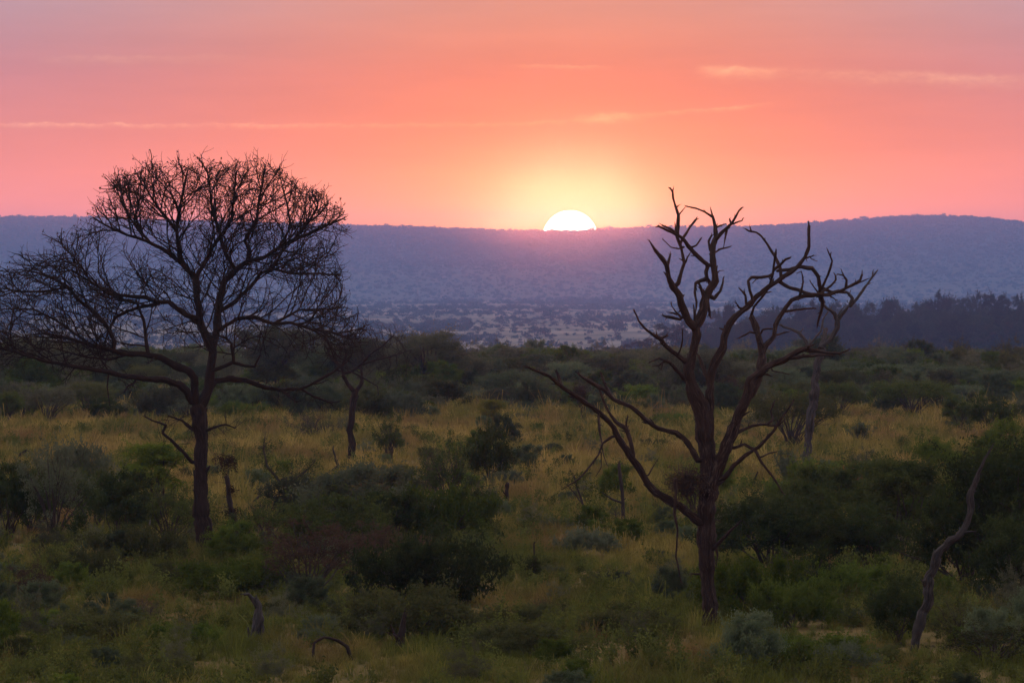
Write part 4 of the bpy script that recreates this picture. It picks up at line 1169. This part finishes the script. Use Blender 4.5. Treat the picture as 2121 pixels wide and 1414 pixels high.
# ------------------------------------------------------------------ bushes one by one: foot x, foot y, width, height, habit, leaf colour, label
BUSH = [
 (15, 1118, 130, 140, 'dome', 'deep', 'dark bush cut by the left edge of the picture'),
 (112, 1122, 120, 170, 'loose', 'grey', 'grey green open bush near the left edge'),
 (160, 1042, 130, 105, 'low', 'grey', 'soft pale grey green shrub left of the bright green bush'),
 (245, 1135, 145, 138, 'dome', 'deep', 'dark rounded bush left of the forked pale sticks'),
 (322, 1062, 140, 112, 'upright', 'bright', 'bright green bush left of the broad bare trunk'),
 (350, 1140, 110, 110, 'loose', 'dark', 'open dark bush between forked pale sticks and broad bare trunk'),
 (720, 1122, 215, 140, 'dome', 'grey', 'large grey green rounded bush in the left centre'),
 (690, 1172, 190, 125, 'dome', 'dark', 'dark bush in front of the large grey green bush'),
 (770, 1085, 110, 80, 'loose', 'brown', 'reddish brown thin bush inside the left centre thicket'),
 (930, 1062, 120, 120, 'loose', 'deep', 'dark bush with bare spiky shoots left of the grass clearing'),
 (1012, 1000, 95, 96, 'dome', 'dark', 'dark upright clump at the right end of the spiky bush'),
 (905, 1122, 175, 105, 'low', 'green', 'spreading green shrub below the spiky dark bush'),
 (806, 962, 62, 88, 'loose', 'dark', 'tall narrow dark bush right of the small bare forked tree'),
 (475, 1236, 190, 72, 'low', 'green', 'low green shrub at the foot of the broad bare trunk'),
 (640, 1236, 175, 130, 'loose', 'brown', 'dusky twiggy bush right of the low green shrub'),
 (885, 1252, 240, 130, 'low', 'deep', 'broad dark low bush in the centre foreground'),
 (860, 1326, 250, 95, 'low', 'olive', 'low olive green shrub in front of the broad dark low bush'),
 (188, 1212, 115, 70, 'low', 'olive', 'olive shrub in the left foreground'),
 (68, 1262, 105, 75, 'loose', 'brown', 'brownish shrub low at the left edge'),
 (1100, 1205, 72, 58, 'spiky', 'dark', 'small spiky bush around a thin bare stick'),
 (1590, 1182, 215, 135, 'dome', 'deep', 'dark bush just right of the tallest dead trunk'),
 (1725, 1100, 190, 125, 'dome', 'dark', 'dark bush with rusty dead leaves in the right thicket'),
 (1768, 1062, 95, 80, 'loose', 'rust', 'rusty red dead bush in the right thicket'),
 (1775, 1182, 70, 80, 'spiky', 'rust', 'dark red dead shrub low in the right thicket'),
 (1870, 1162, 160, 165, 'upright', 'dark', 'tall dark bush left of the leaning dead trunk'),
 (1800, 1185, 150, 120, 'dome', 'deep', 'very dark rounded bush behind the low red shrub'),
 (1560, 1275, 185, 105, 'low', 'bright', 'bright green shrub at the foot of the tallest dead tree'),
 (1640, 1300, 150, 90, 'low', 'green', 'low green shrub in front of the thin dark sapling'),
 (1858, 1335, 112, 128, 'dome', 'deep', 'rounded dark green bush beside the foot of the leaning dead trunk'),
 (2110, 1235, 270, 255, 'tree', 'deep', 'huge dark thicket at the right edge of the picture'),
 (2000, 1225, 190, 165, 'dome', 'deep', 'dark bush behind the middle of the leaning dead trunk'),
 (2105, 1262, 170, 165, 'dome', 'deep', 'dark bush low at the right edge in front of the huge thicket'),
 (2070, 1010, 130, 120, 'dome', 'green', 'green bush top right of the leaning dead trunk'),
 (1640, 1022, 95, 90, 'spiky', 'grey', 'grey green wispy bush left of the pale dead trunk'),
 (1765, 1020, 150, 52, 'low', 'dark', 'low dark green shrub right of the pale dead trunk'),
 (1990, 1330, 130, 75, 'loose', 'olive', 'thin olive shrub right of the leaning trunk foot'),
 # more of the thickets
 (62, 1105, 110, 118, 'dome', 'dark', 'dark green bush second from the left edge'),
 (200, 1098, 120, 118, 'upright', 'dark', 'dark upright bush behind the dark rounded left bush'),
 (402, 1122, 80, 84, 'loose', 'dark', 'thin dark bush touching the left side of the broad bare trunk'),
 (290, 1172, 150, 74, 'low', 'olive', 'low olive shrub in front of the forked pale sticks'),
 (548, 1132, 110, 84, 'loose', 'dark', 'thin dark bush right of the dark tufted snag'),
 (628, 1092, 120, 96, 'dome', 'grey', 'grey green bush under the small twisted tree'),
 (822, 1142, 150, 108, 'dome', 'deep', 'very dark bush in the middle of the centre thicket'),
 (968, 1108, 110, 84, 'dome', 'dark', 'dark bush at the right end of the centre thicket'),
 (770, 1200, 170, 96, 'loose', 'brown', 'dusky brown bush in front of the centre thicket'),
 (985, 1196, 130, 78, 'loose', 'dark', 'thin dark bush right of the broad dark low bush'),
 (1655, 1122, 140, 108, 'dome', 'dark', 'dark bush between the tallest dead trunk and the rusty bush'),
 (1700, 1186, 150, 108, 'dome', 'dark', 'dark bush below the rusty red dead bush'),
 (1825, 1088, 140, 108, 'upright', 'dark', 'upright dark bush right of the rusty red dead bush'),
 (1930, 1118, 110, 108, 'dome', 'green', 'green rounded bush left of the bend in the leaning dead trunk'),
 (1695, 1052, 140, 84, 'low', 'green', 'spreading green shrub below the pale dead trunk'),
 (1775, 1256, 160, 84, 'low', 'green', 'low green shrub below the dark red dead shrub'),
 (2060, 1115, 180, 160, 'dome', 'green', 'green leafy bush behind the top of the leaning dead trunk'),
 (1985, 1040, 100, 118, 'upright', 'green', 'upright green bush left of the leaning dead trunk tip'),
 (205, 1335, 180, 62, 'low', 'olive', 'low olive shrub in the lower left corner grass'),
 (375, 1345, 140, 50, 'low', 'green', 'low green shrub left of the pale weathered stump'),
 (1075, 1352, 190, 58, 'low', 'olive', 'low olive shrub in the lower centre grass'),
 (1300, 1318, 160, 52, 'low', 'olive', 'low olive shrub left of the tallest dead tree foot'),
 (1660, 1380, 220, 60, 'low', 'green', 'low green shrub at the lower right centre'),
 (2060, 1372, 200, 70, 'loose', 'olive', 'thin olive shrub in the lower right corner'),
 # middle distance
 (1640, 930, 200, 118, 'umbrella', 'olive', 'wide fan shaped acacia bush in front of the pale dead trunk'),
 (1738, 868, 108, 76, 'umbrella', 'dark', 'dark flat bush right behind the pale dead trunk'),
 (1890, 866, 170, 80, 'umbrella', 'dark', 'flat topped acacia standing alone in the right grassland'),
 (1992, 890, 62, 78, 'upright', 'dark', 'narrow dark bush left of a rounder one in the right grassland'),
 (2048, 894, 112, 76, 'dome', 'dark', 'rounded dark bush at the right of the grassland'),
 (1783, 922, 82, 60, 'spiky', 'grey', 'spiky grey green bush in the right grassland'),
 (1018, 886, 66, 56, 'upright', 'yellow', 'yellow green bush alone in the centre grassland'),
 (1207, 868, 66, 90, 'sparse', 'brown', 'brownish many stemmed shrub behind the long left limb'),
 (820, 868, 96, 66, 'dome', 'dark', 'round dark bush at the grass edge right of the small bare tree'),
 (926, 852, 96, 66, 'dome', 'olive', 'round olive bush at the grass edge left of the yellow green bush'),
 (884, 838, 92, 66, 'dome', 'olive', 'olive bush between two round bushes at the grass edge'),
 (1052, 852, 110, 48, 'umbrella', 'dusk', 'low flat dusky bush behind the yellow green bush'),
 (1322, 848, 104, 52, 'dome', 'green', 'green bush at the grass edge left of the tallest dead tree'),
 (1395, 880, 80, 26, 'low', 'green', 'small green shrub behind the tallest dead trunk'),
 (1504, 852, 78, 72, 'dome', 'brown', 'brown round bush between limbs of the tallest dead tree'),
 (16, 884, 64, 80, 'tree', 'dark', 'little dark tree at the left edge of the grassland'),
 (214, 872, 74, 56, 'dome', 'dark', 'dark bush at the grass edge under the low left limbs'),
 (338, 852, 104, 52, 'dome', 'olive', 'olive bush at the grass edge left of the broad bare trunk'),
 (484, 862, 70, 62, 'upright', 'dusk', 'dusky bush at the grass edge right of the broad bare trunk'),
 (560, 846, 70, 44, 'dome', 'dusk', 'round dusky bush farther right of the broad bare trunk'),
 # wooded belt behind the grassland
 (885, 808, 170, 124, 'tree', 'dusk', 'large dark crowned tree in the belt left of centre'),
 (960, 806, 120, 80, 'tree', 'dusk', 'dark tree just right of the large dark crowned one'),
 (585, 800, 210, 132, 'tree', 'dusk', 'wide dark tree seen through the broad bare tree'),
 (750, 806, 130, 110, 'tree', 'dusk', 'dark tree behind the small bare forked tree'),
 (60, 812, 220, 126, 'tree', 'dusk', 'broad dark tree at the far left behind bare twigs'),
 (175, 800, 130, 90, 'tree', 'dusk', 'dark tree between left limbs of the broad bare tree'),
 (1060, 760, 80, 46, 'tree', 'dusk', 'small round crowned tree in the hazy belt at centre'),
 (1056, 836, 128, 78, 'tree', 'wood', 'green tree in the belt above the yellow green bush'),
 (1130, 835, 90, 50, 'dome', 'wood', 'green bush right of the green belt tree'),
 (1312, 790, 72, 66, 'tree', 'dusk', 'dark rounded tree left of the tallest dead tree'),
 (1455, 838, 130, 112, 'tree', 'dusk', 'dusky tree behind the fork of the tallest dead tree'),
 (1545, 838, 120, 92, 'tree', 'dusk', 'dusky tree between right limbs of the tallest dead tree'),
 (1922, 806, 140, 58, 'dome', 'wood', 'hazy green bush above the flat topped acacia'),
 (2085, 826, 110, 64, 'tree', 'wood', 'hazy green tree at the right edge of the belt'),
 (1765, 790, 110, 42, 'dome', 'wood', 'hazy low bush right of the pale dead trunk'),
 (380, 790, 110, 62, 'tree', 'dusk', 'hazy tree left behind the broad bare trunk'),
 (292, 806, 120, 84, 'tree', 'wood', 'rounded green tree under the left limbs of the broad bare tree'),
 (448, 802, 100, 74, 'tree', 'dusk', 'dusky tree just right behind the broad bare trunk'),
 (672, 806, 110, 84, 'tree', 'wood', 'green tree left of the small bare forked tree'),
 (822, 798, 110, 96, 'tree', 'dusk', 'dusky tree left of the large dark crowned belt tree'),
 (1004, 800, 110, 62, 'tree', 'wood', 'rounded green tree right of the large dark crowned belt tree'),
 (1176, 806, 110, 58, 'tree', 'wood', 'rounded green belt tree below the sun'),
 (1246, 800, 118, 66, 'tree', 'dusk', 'dusky belt tree above the long dead limb'),
 (1388, 812, 118, 96, 'tree', 'dusk', 'dusky tree touching the left limbs of the tallest dead tree'),
 (1622, 822, 100, 62, 'tree', 'wood', 'green tree left of the pale dead trunk in the belt'),
 (1702, 800, 118, 50, 'tree', 'wood', 'low green tree behind the pale dead trunk'),
 (1846, 806, 110, 54, 'tree', 'wood', 'green belt tree left above the flat topped acacia'),
 (1992, 812, 118, 56, 'tree', 'wood', 'green belt tree right above the flat topped acacia'),
]
for i, (px, py, wp, hp, kd, lf, lb) in enumerate(BUSH):
    cat, nm = ('tree', 'tree') if kd == 'tree' else ('bush', 'bush')
    if 'shrub' in lb: cat, nm = 'shrub', 'shrub'
    if 'thicket at' in lb: cat, nm = 'thicket', 'thicket'
    if 'acacia' in lb: nm = 'acacia'
    if py > 960: wp, hp = wp * 1.2, hp * 1.22
    plant(nm, cat, px, py, wp, hp, kd, lf, lb, var=i)
plant('bush', 'bush', 650, 914, 150, 72, 'bare', None, 'big leafless brown bush left of the small bare forked tree')
plant('bush', 'bush', 900, 1040, 110, 130, 'bare', None, 'bare twiggy bush standing in the spiky dark bush')
plant('bush', 'bush', 1220, 1100, 60, 50, 'bare', None, 'small bare bush at the feet of the two saplings')
plant('bush', 'bush', 2010, 1300, 100, 60, 'bare', None, 'bare brown bush right of the leaning dead trunk')
plant('bush', 'bush', 300, 1290, 120, 60, 'bare', None, 'low bare brown bush in the lower left grass')
plant('bush', 'bush', 1130, 1290, 120, 60, 'bare', None, 'low bare bush in the lower centre grass')

# rows of look-alike bushes in the wooded belt
rb = np.random.default_rng(12)
for q in range(215):
    Y = 390 + 400 * rb.random() ** 1.5
    py = 560 + HC / Y * FPX
    px = rb.uniform(-60, 2180)
    if 1560 < px < 2150 and py > 835: continue
    if 900 < px < 1560 and py > 850: continue
    wm, hm = rb.uniform(1.8, 4.4), rb.uniform(1.1, 2.6)
    lf = rb.choice(['dusk', 'wood', 'olive', 'grey', 'green'], p=[0.2, 0.25, 0.2, 0.2, 0.15])
    kd = str(rb.choice(['dome', 'low', 'umbrella', 'loose'], p=[0.5, 0.2, 0.2, 0.1]))
    zone = [z_ for lim, z_ in ((120, 'at the far left'), (260, 'behind the outer left limbs'), (420, 'left of broad bare trunk'), (560, 'right of broad bare trunk'), (700, 'left of the small bare tree'), (860, 'right of the small bare tree'),
            (1010, 'left of centre'), (1180, 'below the sun'), (1330, 'above the long dead limb'), (1470, 'left of the tallest dead trunk'), (1600, 'behind the tallest dead tree'), (1720, 'beside the pale dead trunk'), (1860, 'right of the pale dead trunk'), (2000, 'above the flat acacia'), (9999, 'at the far right')) if px < lim][0]
    row = 'front' if Y < 500 else 'middle' if Y < 640 else 'back'
    lb = '%s %s bush, %s of scrub belt, %s' % ({'dome': 'rounded', 'low': 'spreading', 'umbrella': 'flat topped', 'loose': 'open'}[kd], {'dusk': 'dusky', 'wood': 'dull green', 'olive': 'olive', 'grey': 'grey green', 'green': 'green'}[str(lf)], row, zone)
    plant('bush', 'bush', px, py, wm / (Y * K), hm / (Y * K), kd, lf, lb, 'bushes of the scrub belt')
# the dark wood on the right, beyond the drop into the valley: crowns that show against the light
SKY = [(1290, 712, 0), (1335, 700, 0), (1375, 668, 0), (1410, 662, 0), (1450, 668, 0), (1480, 640, 0), (1508, 628, 1), (1545, 655, 0), (1590, 640, 0), (1612, 632, 0), (1650, 630, 0), (1680, 622, 0), (1715, 628, 0), (1738, 624, 0),
       (1765, 625, 0), (1800, 624, 0), (1835, 618, 0), (1862, 620, 0), (1895, 628, 0), (1918, 623, 0), (1942, 604, 1), (1972, 615, 0), (2003, 614, 0), (2029, 605, 1), (2062, 608, 0), (2085, 607, 0), (2107, 608, 0), (2140, 606, 0), (2175, 610, 0)]
ORD = 'first second third fourth fifth sixth seventh eighth ninth tenth eleventh twelfth thirteenth fourteenth fifteenth sixteenth seventeenth eighteenth nineteenth twentieth twenty-first twenty-second twenty-third twenty-fourth twenty-fifth twenty-sixth twenty-seventh twenty-eighth twenty-ninth'.split()
for i, (px, ty, big) in enumerate(SKY):
    Y = 2700 + rb.uniform(-120, 250) - (px < 1400) * 500
    z = ground_z(at(px, 700, Y)[0], Y)
    hm = at(px, ty, Y)[2] - z
    py = 560 + (HC - z) / Y * FPX
    lb = {1508: 'tall lacy crowned tree at the left end of the dark wood', 1942: 'round topped tree rising highest from the dark wood', 2029: 'second highest round tree top of the dark wood'}.get(px, 'dark tree in the skyline of the right hand wood, %s crown from its left end' % ORD[i])
    plant('forest_tree', 'tree', px, py, rb.uniform(46, 66) * (0.72 if big else 1), hm / (Y * K), 'forest', 'far', lb, 'skyline trees of the dark wood', D=Y, z=z)

# ------------------------------------------------------------------ uncountable stuff: scattered by geometry nodes over point clouds
def scatter(name, label, P, rotz, scl, idx, protos, tilt=None):
    hid = bpy.data.collections.new(name + '_kinds')
    for i, (pn, me) in enumerate(protos): hid.objects.link(bpy.data.objects.new('%s_%02d' % (pn, i), me))
    me = bpy.data.meshes.new(name); n = len(P)
    me.vertices.add(n); me.vertices.foreach_set('co', np.asarray(P, np.float32).ravel())
    rot = np.zeros((n, 3), np.float32); rot[:, 2] = rotz
    if tilt is not None: rot[:, :2] = tilt
    for nm, ty, arr, key in (('rot', 'FLOAT_VECTOR', rot, 'vector'), ('scl', 'FLOAT_VECTOR', np.asarray(scl, np.float32), 'vector'), ('idx', 'INT', np.asarray(idx, np.int32), 'value')):
        a = me.attributes.new(nm, ty, 'POINT'); a.data.foreach_set(key, arr.ravel())
    o = link(name, me); tag(o, label, kind='stuff')
    g = bpy.data.node_groups.new(name + '_scatter', 'GeometryNodeTree')
    g.interface.new_socket('Geometry', in_out='INPUT', socket_type='NodeSocketGeometry')
    g.interface.new_socket('Geometry', in_out='OUTPUT', socket_type='NodeSocketGeometry')
    N = g.nodes; L = g.links
    gi, go = N.new('NodeGroupInput'), N.new('NodeGroupOutput')
    iop = N.new('GeometryNodeInstanceOnPoints'); ci = N.new('GeometryNodeCollectionInfo')
    ci.inputs['Collection'].default_value = hid; ci.inputs['Separate Children'].default_value = True; ci.inputs['Reset Children'].default_value = True
    def attr_(nm, dt):
        a = N.new('GeometryNodeInputNamedAttribute'); a.data_type = dt; a.inputs[0].default_value = nm; return a.outputs[0]
    e2r = N.new('FunctionNodeEulerToRotation'); L.new(attr_('rot', 'FLOAT_VECTOR'), e2r.inputs[0])
    L.new(gi.outputs[0], iop.inputs['Points']); L.new(ci.outputs[0], iop.inputs['Instance'])
    iop.inputs['Pick Instance'].default_value = True
    L.new(attr_('idx', 'INT'), iop.inputs['Instance Index']); L.new(e2r.outputs[0], iop.inputs['Rotation']); L.new(attr_('scl', 'FLOAT_VECTOR'), iop.inputs['Scale'])
    L.new(iop.outputs[0], go.inputs[0])
    md = o.modifiers.new('scatter', 'NODES'); md.node_group = g
    return o

def grass_mat(name, straw, green, brown, trans=0.4):
    m, t, out = new_mat(name)
    pos = t.add('ShaderNodeNewGeometry').outputs['Position']
    p2 = t.vmul(pos, (1, 0.14, 0))
    n1 = t.noise(p2, 0.19, 3.0, 0.6); n2 = t.noise(t.vmul(pos, (1, 0.22, 0)), 0.8, 4.0, 0.65); n3 = t.noise(t.vmul(pos, (1, 0.15, 0.0)), 0.24, 3.0)
    oi = t.add('ShaderNodeObjectInfo')
    sp = t.add('ShaderNodeSeparateXYZ'); t.l.new(pos, sp.inputs[0])
    # sward greener near, straw farther out; foreground darkness is partly put into this colour
    bias = t.maprange(sp.outputs[1], 165, 290, -0.16, 0.02)
    f = t.math('ADD', t.math('MULTIPLY_ADD', n1, 0.75, t.math('MULTIPLY_ADD', n2, 0.55, -0.15)), bias)
    col = t.ramp(f, [(0.36, green), (0.50, tuple(0.5 * (a + b) for a, b in zip(green, straw))), (0.62, straw)])
    col = t.mix(t.maprange(n3, 0.5, 0.68, 0.0, 0.85), col, (*brown, 1))
    col = t.mix(1.0, col, t.maprange(oi.outputs['Random'], 0, 1, 0.65, 1.3), 'MULTIPLY')
    df = t.add('ShaderNodeBsdfDiffuse'); t.l.new(col, df.inputs[0])
    tr = t.add('ShaderNodeBsdfTranslucent'); t.l.new(col, tr.inputs[0])
    mx = t.add('ShaderNodeMixShader'); mx.inputs[0].default_value = trans
    t.l.new(df.outputs[0], mx.inputs[1]); t.l.new(tr.outputs[0], mx.inputs[2]); t.l.new(mx.outputs[0], out.inputs[0])
    return m
M['grass'] = grass_mat('grass', (0.44, 0.305, 0.085), (0.125, 0.135, 0.026), (0.24, 0.138, 0.055))
M['forb'] = leaf_mat('forb', (0.060, 0.078, 0.018), (0.150, 0.160, 0.036), 0.45, 0.6)

def tuft(seed, nb=26, H=0.62, spread=0.16, lean=0.35, wd=0.013, seedhead=True):
    rng = np.random.default_rng(seed); mb = MB()
    for q in range(nb):
        a = rng.uniform(0, 6.28); r0 = abs(rng.normal()) * spread
        b = np.array((math.cos(a) * r0, math.sin(a) * r0, -0.03))
        a2 = a + rng.normal() * 0.8; ln = rng.uniform(0.1, 1.0) * lean; h = H * rng.uniform(0.45, 1.1)
        d_ = np.array((math.cos(a2), math.sin(a2), 0))
        s_ = np.array((-math.sin(a2 + rng.normal() * 0.7), math.cos(a2), 0)) * wd * 0.5 * rng.uniform(0.7, 1.4)
        p1 = b + d_ * ln * h * 0.35 + (0, 0, h * 0.6); p2 = b + d_ * ln * h + (0, 0, h)
        k = 1.6 if (seedhead and rng.random() < 0.35) else 0.55
        mb.add([b - s_, b + s_, p1 + s_ * 0.9 * (1 if k < 1 else 0.6), p1 - s_ * 0.9 * (1 if k < 1 else 0.6), p2 + s_ * k * 0.8, p2 - s_ * k * 0.8], [(0, 1, 2, 3), (3, 2, 4, 5)])
    return mb.mesh('tuft', M['grass'], smooth=False)
def forb(seed, H=0.5, W_=0.55, n=150):
    rng = np.random.default_rng(seed); mb = MB()
    L = []
    for q in range(11):
        a = rng.uniform(0, 6.28); le = rng.uniform(0, 0.5) * W_; h = H * rng.uniform(0.5, 1.1)
        for k in range(n // 11):
            f = rng.uniform(0.25, 1); L.append((math.cos(a) * le * f + rng.normal() * 0.03, math.sin(a) * le * f + rng.normal() * 0.03, h * f))
    leaves(mb, np.array(L), rng, 0.06)
    return mb.mesh('forb', M['forb'], smooth=False)
tufts = [('grass', tuft(100 + i, 34, 0.36 + 0.08 * (i % 3), 0.22, 0.8 + 0.3 * (i % 2), 0.016)) for i in range(5)] + [('tall_grass', tuft(140 + i, 14, 0.75, 0.14, 0.7, 0.012)) for i in range(2)]
forbs = [('herb', forb(160 + i)) for i in range(4)]

rg = np.random.default_rng(99)
def field(n, y0, y1, hw=0.108, pw=1.0):
    """points over the wedge of land in view, denser towards the viewer when pw < 1"""
    u = rg.random(n)
    if pw == 0: Y = y0 + (y1 - y0) * u              # constant count per metre of depth
    else: Y = np.sqrt(y0 ** 2 + (y1 ** 2 - y0 ** 2) * u)
    X = rg.uniform(-1, 1, n) * (hw * Y + 2)
    return X, Y
def gz(X, Y): return np.array([ground_z(x, y) for x, y in zip(X, Y)])
def clear(X, Y):
    """keep tall herbs from hiding the stumps and trunk feet"""
    PX_ = X / Y * FPX + 1060.5; PY_ = 560 + HC / Y * FPX
    k = np.ones(len(X), bool)
    for cx, w_, y0, y1 in ((527, 105, 1322, 1420), (1466, 60, 1280, 1390), (1900, 45, 1340, 1420), (832, 85, 1338, 1420), (426, 40, 1148, 1230), (690, 60, 1365, 1420)):
        k &= ~((np.abs(PX_ - cx) < w_) & (PY_ > y0) & (PY_ < y1))
    return X[k], Y[k]
def vnoise(X, Y, fx, fy, s): return np.array([noise.noise((x * fx, y * fy, s)) for x, y in zip(X, Y)])

X, Y = field(150000, 132, 430, pw=0)
dn = vnoise(X, Y, 0.30, 0.06, 4.0) + 0.6 * vnoise(X, Y, 1.1, 0.25, 8.0)
k = rg.random(len(X)) < np.clip(0.55 + 1.0 * dn, 0.05, 1)
X, Y, dn = X[k], Y[k], dn[k]
s = (0.3 + rg.gamma(3.0, 0.17, len(X))) * (1 + 0.4 * dn) * np.interp(Y, [132, 200, 280, 430], [0.62, 0.74, 0.95, 1.1])
tall = rg.random(len(X)) < np.interp(Y, [140, 240, 420], [0.03, 0.10, 0.12])
scatter('grass', 'dry yellow and olive savanna grass of the clearing and foreground', np.c_[X, Y, gz(X, Y)], rg.uniform(0, 6.28, len(X)), np.c_[s, s, s * rg.uniform(0.8, 1.2, len(X))],
        np.where(tall, rg.integers(5, 7, len(X)), rg.integers(0, 5, len(X))), tufts, rg.normal(size=(len(X), 2)) * 0.08)
X, Y = field(17000, 420, 1400, pw=0.0)
s = rg.uniform(1.0, 2.0, len(X))
scatter('far_grass', 'hazy dry grass between the bushes of the scrub belt', np.c_[X, Y, gz(X, Y)], rg.uniform(0, 6.28, len(X)), np.c_[s, s, s * 0.75], rg.integers(0, 5, len(X)), tufts)
X, Y = field(24000, 132, 420, pw=0)
dn = vnoise(X, Y, 0.12, 0.06, 14.0) + 0.6 * vnoise(X, Y, 0.5, 0.3, 18.0)
k = rg.random(len(X)) < np.clip(0.26 + 1.1 * dn + np.interp(Y, [150, 260], [0.08, -0.06]), 0.015, 0.9)
X, Y = clear(X[k], Y[k])
s = rg.uniform(0.6, 1.9, len(X))
scatter('ground_cover', 'low leafy green herbs growing through the grass', np.c_[X, Y, gz(X, Y)], rg.uniform(0, 6.28, len(X)), np.c_[s, s, s * rg.uniform(0.7, 1.2, len(X))], rg.integers(0, 4, len(X)), forbs)

# low scrub of the belt between the bushes
X, Y = field(10500, 395, 1500, hw=0.104, pw=0.0)
k = rg.random(len(X)) < np.interp(Y, [395, 415, 520, 800, 1500], [0.15, 0.8, 1.0, 0.9, 0.8]); X, Y = X[k], Y[k]
s = (rg.gamma(4.0, 0.09, len(X)) + 0.14) * np.interp(Y, [400, 700, 1500], [1.05, 1.1, 1.6])
bs = []
for kd, lf in (('low', 'grey'), ('low', 'olive'), ('dome', 'wood'), ('loose', 'dusk'), ('dome', 'green')):
    me_ = PROTO[kd][0][0].copy(); me_.materials.clear(); me_.materials.append(M[lf]); bs.append(('scrub', me_))
scatter('belt_scrub', 'low grey green scrub covering the ground of the belt', np.c_[X, Y, gz(X, Y)], rg.uniform(0, 6.28, len(X)), np.c_[s, s, s * rg.uniform(0.8, 1.3, len(X))], rg.integers(0, 5, len(X)), bs)
# knee-high shrublets among the grass
X, Y = field(1300, 134, 400, pw=0)
dn = vnoise(X, Y, 0.10, 0.05, 34.0)
k = rg.random(len(X)) < np.clip(0.45 + 1.0 * dn + np.interp(Y, [150, 240, 300], [0.2, 0.0, -0.5]), 0.04, 0.95); X, Y = clear(X[k], Y[k])
s = rg.gamma(4.0, 0.06, len(X)) + 0.12
scatter('shrublets', 'knee high shrublets scattered through the grass', np.c_[X, Y, gz(X, Y)], rg.uniform(0, 6.28, len(X)), np.c_[s, s, s * rg.uniform(0.9, 1.6, len(X))], rg.integers(0, 5, len(X)), bs)

# scrub of the valley floor and of the ridge, too far off to count
def far_bush(seed, n=170, flat=0.6):
    rng = np.random.default_rng(seed); mb = MB()
    C = dome_clumps(rng, 26, 1.8, 1.0, 0.05 if flat > 0.5 else 0.45, lump=0.5)
    leaves(mb, np.concatenate([c + rng.normal(size=(n // 26 + 1, 3)) * 0.16 for c in C]), rng, 0.28, 0.7)
    return mb.mesh('far_bush', M['far'], smooth=False)
fb = [('scrub', far_bush(200 + i, flat=0.6 if i < 4 else 0.3)) for i in range(6)]
X, Y = field(60000, 3000, 10600, hw=0.100)
bn = vnoise(X, Y, 0.0045, 0.0018, 21.0) + 0.6 * vnoise(X, Y, 0.018, 0.007, 25.0)
k = rg.random(len(X)) < np.clip(0.15 + 0.6 * bn, 0.04, 0.75)
X, Y = X[k], Y[k]
s = rg.gamma(2.2, 0.85, len(X)) + 0.9
scatter('valley_scrub', 'hazy scattered scrub across the valley floor', np.c_[X, Y, gz(X, Y)], rg.uniform(0, 6.28, len(X)), np.c_[s, s, s * rg.uniform(0.7, 1.2, len(X))], rg.integers(0, 6, len(X)), fb)
X = rg.uniform(-1, 1, 30000) * 1750; Y = 10600 + 4480 * rg.random(30000) ** 0.6
s = rg.gamma(4.0, 0.6, len(X)) + 1.0
Z = np.array([hill_z(x, y) for x, y in zip(X, Y)])
XR = rg.uniform(-1, 1, 2600) * 1750; YRR = YR + rg.uniform(-100, 60, 2600)
ZR = np.array([hill_z(x, y) for x, y in zip(XR, YRR)]); sr_ = rg.gamma(3.5, 0.5, 2600) + 0.7
X = np.r_[X, XR]; Y = np.r_[Y, YRR]; Z = np.r_[Z, ZR]; s = np.r_[s, sr_]
M['slope'] = leaf_mat('leaf_slope', (0.030, 0.036, 0.024), (0.066, 0.066, 0.044), 0.3)
fbh = []
for pn, me_ in fb:
    m2 = me_.copy(); m2.materials.clear(); m2.materials.append(M['slope']); fbh.append((pn, m2))
scatter('ridge_scrub', 'dark scrub and small trees covering the ridge', np.c_[X, Y, Z], rg.uniform(0, 6.28, len(X)), np.c_[s, s, s * rg.uniform(0.7, 1.3, len(X))], rg.integers(0, 6, len(X)), fbh)
# the body of the wood behind and below its skyline crowns
fw = [('wood', PROTO['forest'][i][0]) for i in range(3)]
for _, me_ in fw: me_.materials.clear(); me_.materials.append(M['far'])
n = 460
PX = rg.uniform(1400, 2260, n); Yw = rg.uniform(2480, 3150, n)
Xw = np.array([at(a, 700, b)[0] for a, b in zip(PX, Yw)])
hw_ = np.array([(at(a, np.interp(a, [1400, 1500, 1600, 1900, 2260], [690, 660, 645, 632, 620]), b)[2] - ground_z(0, b)) for a, b in zip(PX, Yw)]) * rg.uniform(0.60, 0.90, n)
scatter('dark_wood', 'dark hazy wood filling the right of the valley edge', np.c_[Xw, Yw, gz(Xw, Yw)], rg.uniform(0, 6.28, n), np.c_[hw_ / 15 * rg.uniform(0.8, 1.1, n), hw_ / 15, hw_ / 15], rg.integers(0, 3, n), fw)
# trees of the valley that can be told apart
VT = [(1130, 652, 44, 17, 'umbrella', 'flat topped tree alone on the hazy valley floor'), (1275, 690, 34, 30, 'dome', 'dark round tree on the hazy valley floor right of centre'),
      (1108, 692, 24, 20, 'dome', 'small round tree below the flat topped valley tree'), (1060, 645, 34, 16, 'dome', 'small dark tree left of the flat topped valley tree'),
      (965, 668, 26, 14, 'dome', 'faint round bush on the left of the valley floor'), (1345, 660, 40, 24, 'dome', 'faint tree right of the dark round valley tree')]
for px, py, wp, hp, kd, lb in VT:
    Y = (HC - VALLEY) / ((py - 560) * K)
    plant('valley_tree', 'tree', px, py, wp, hp, kd, 'far', lb, D=Y)
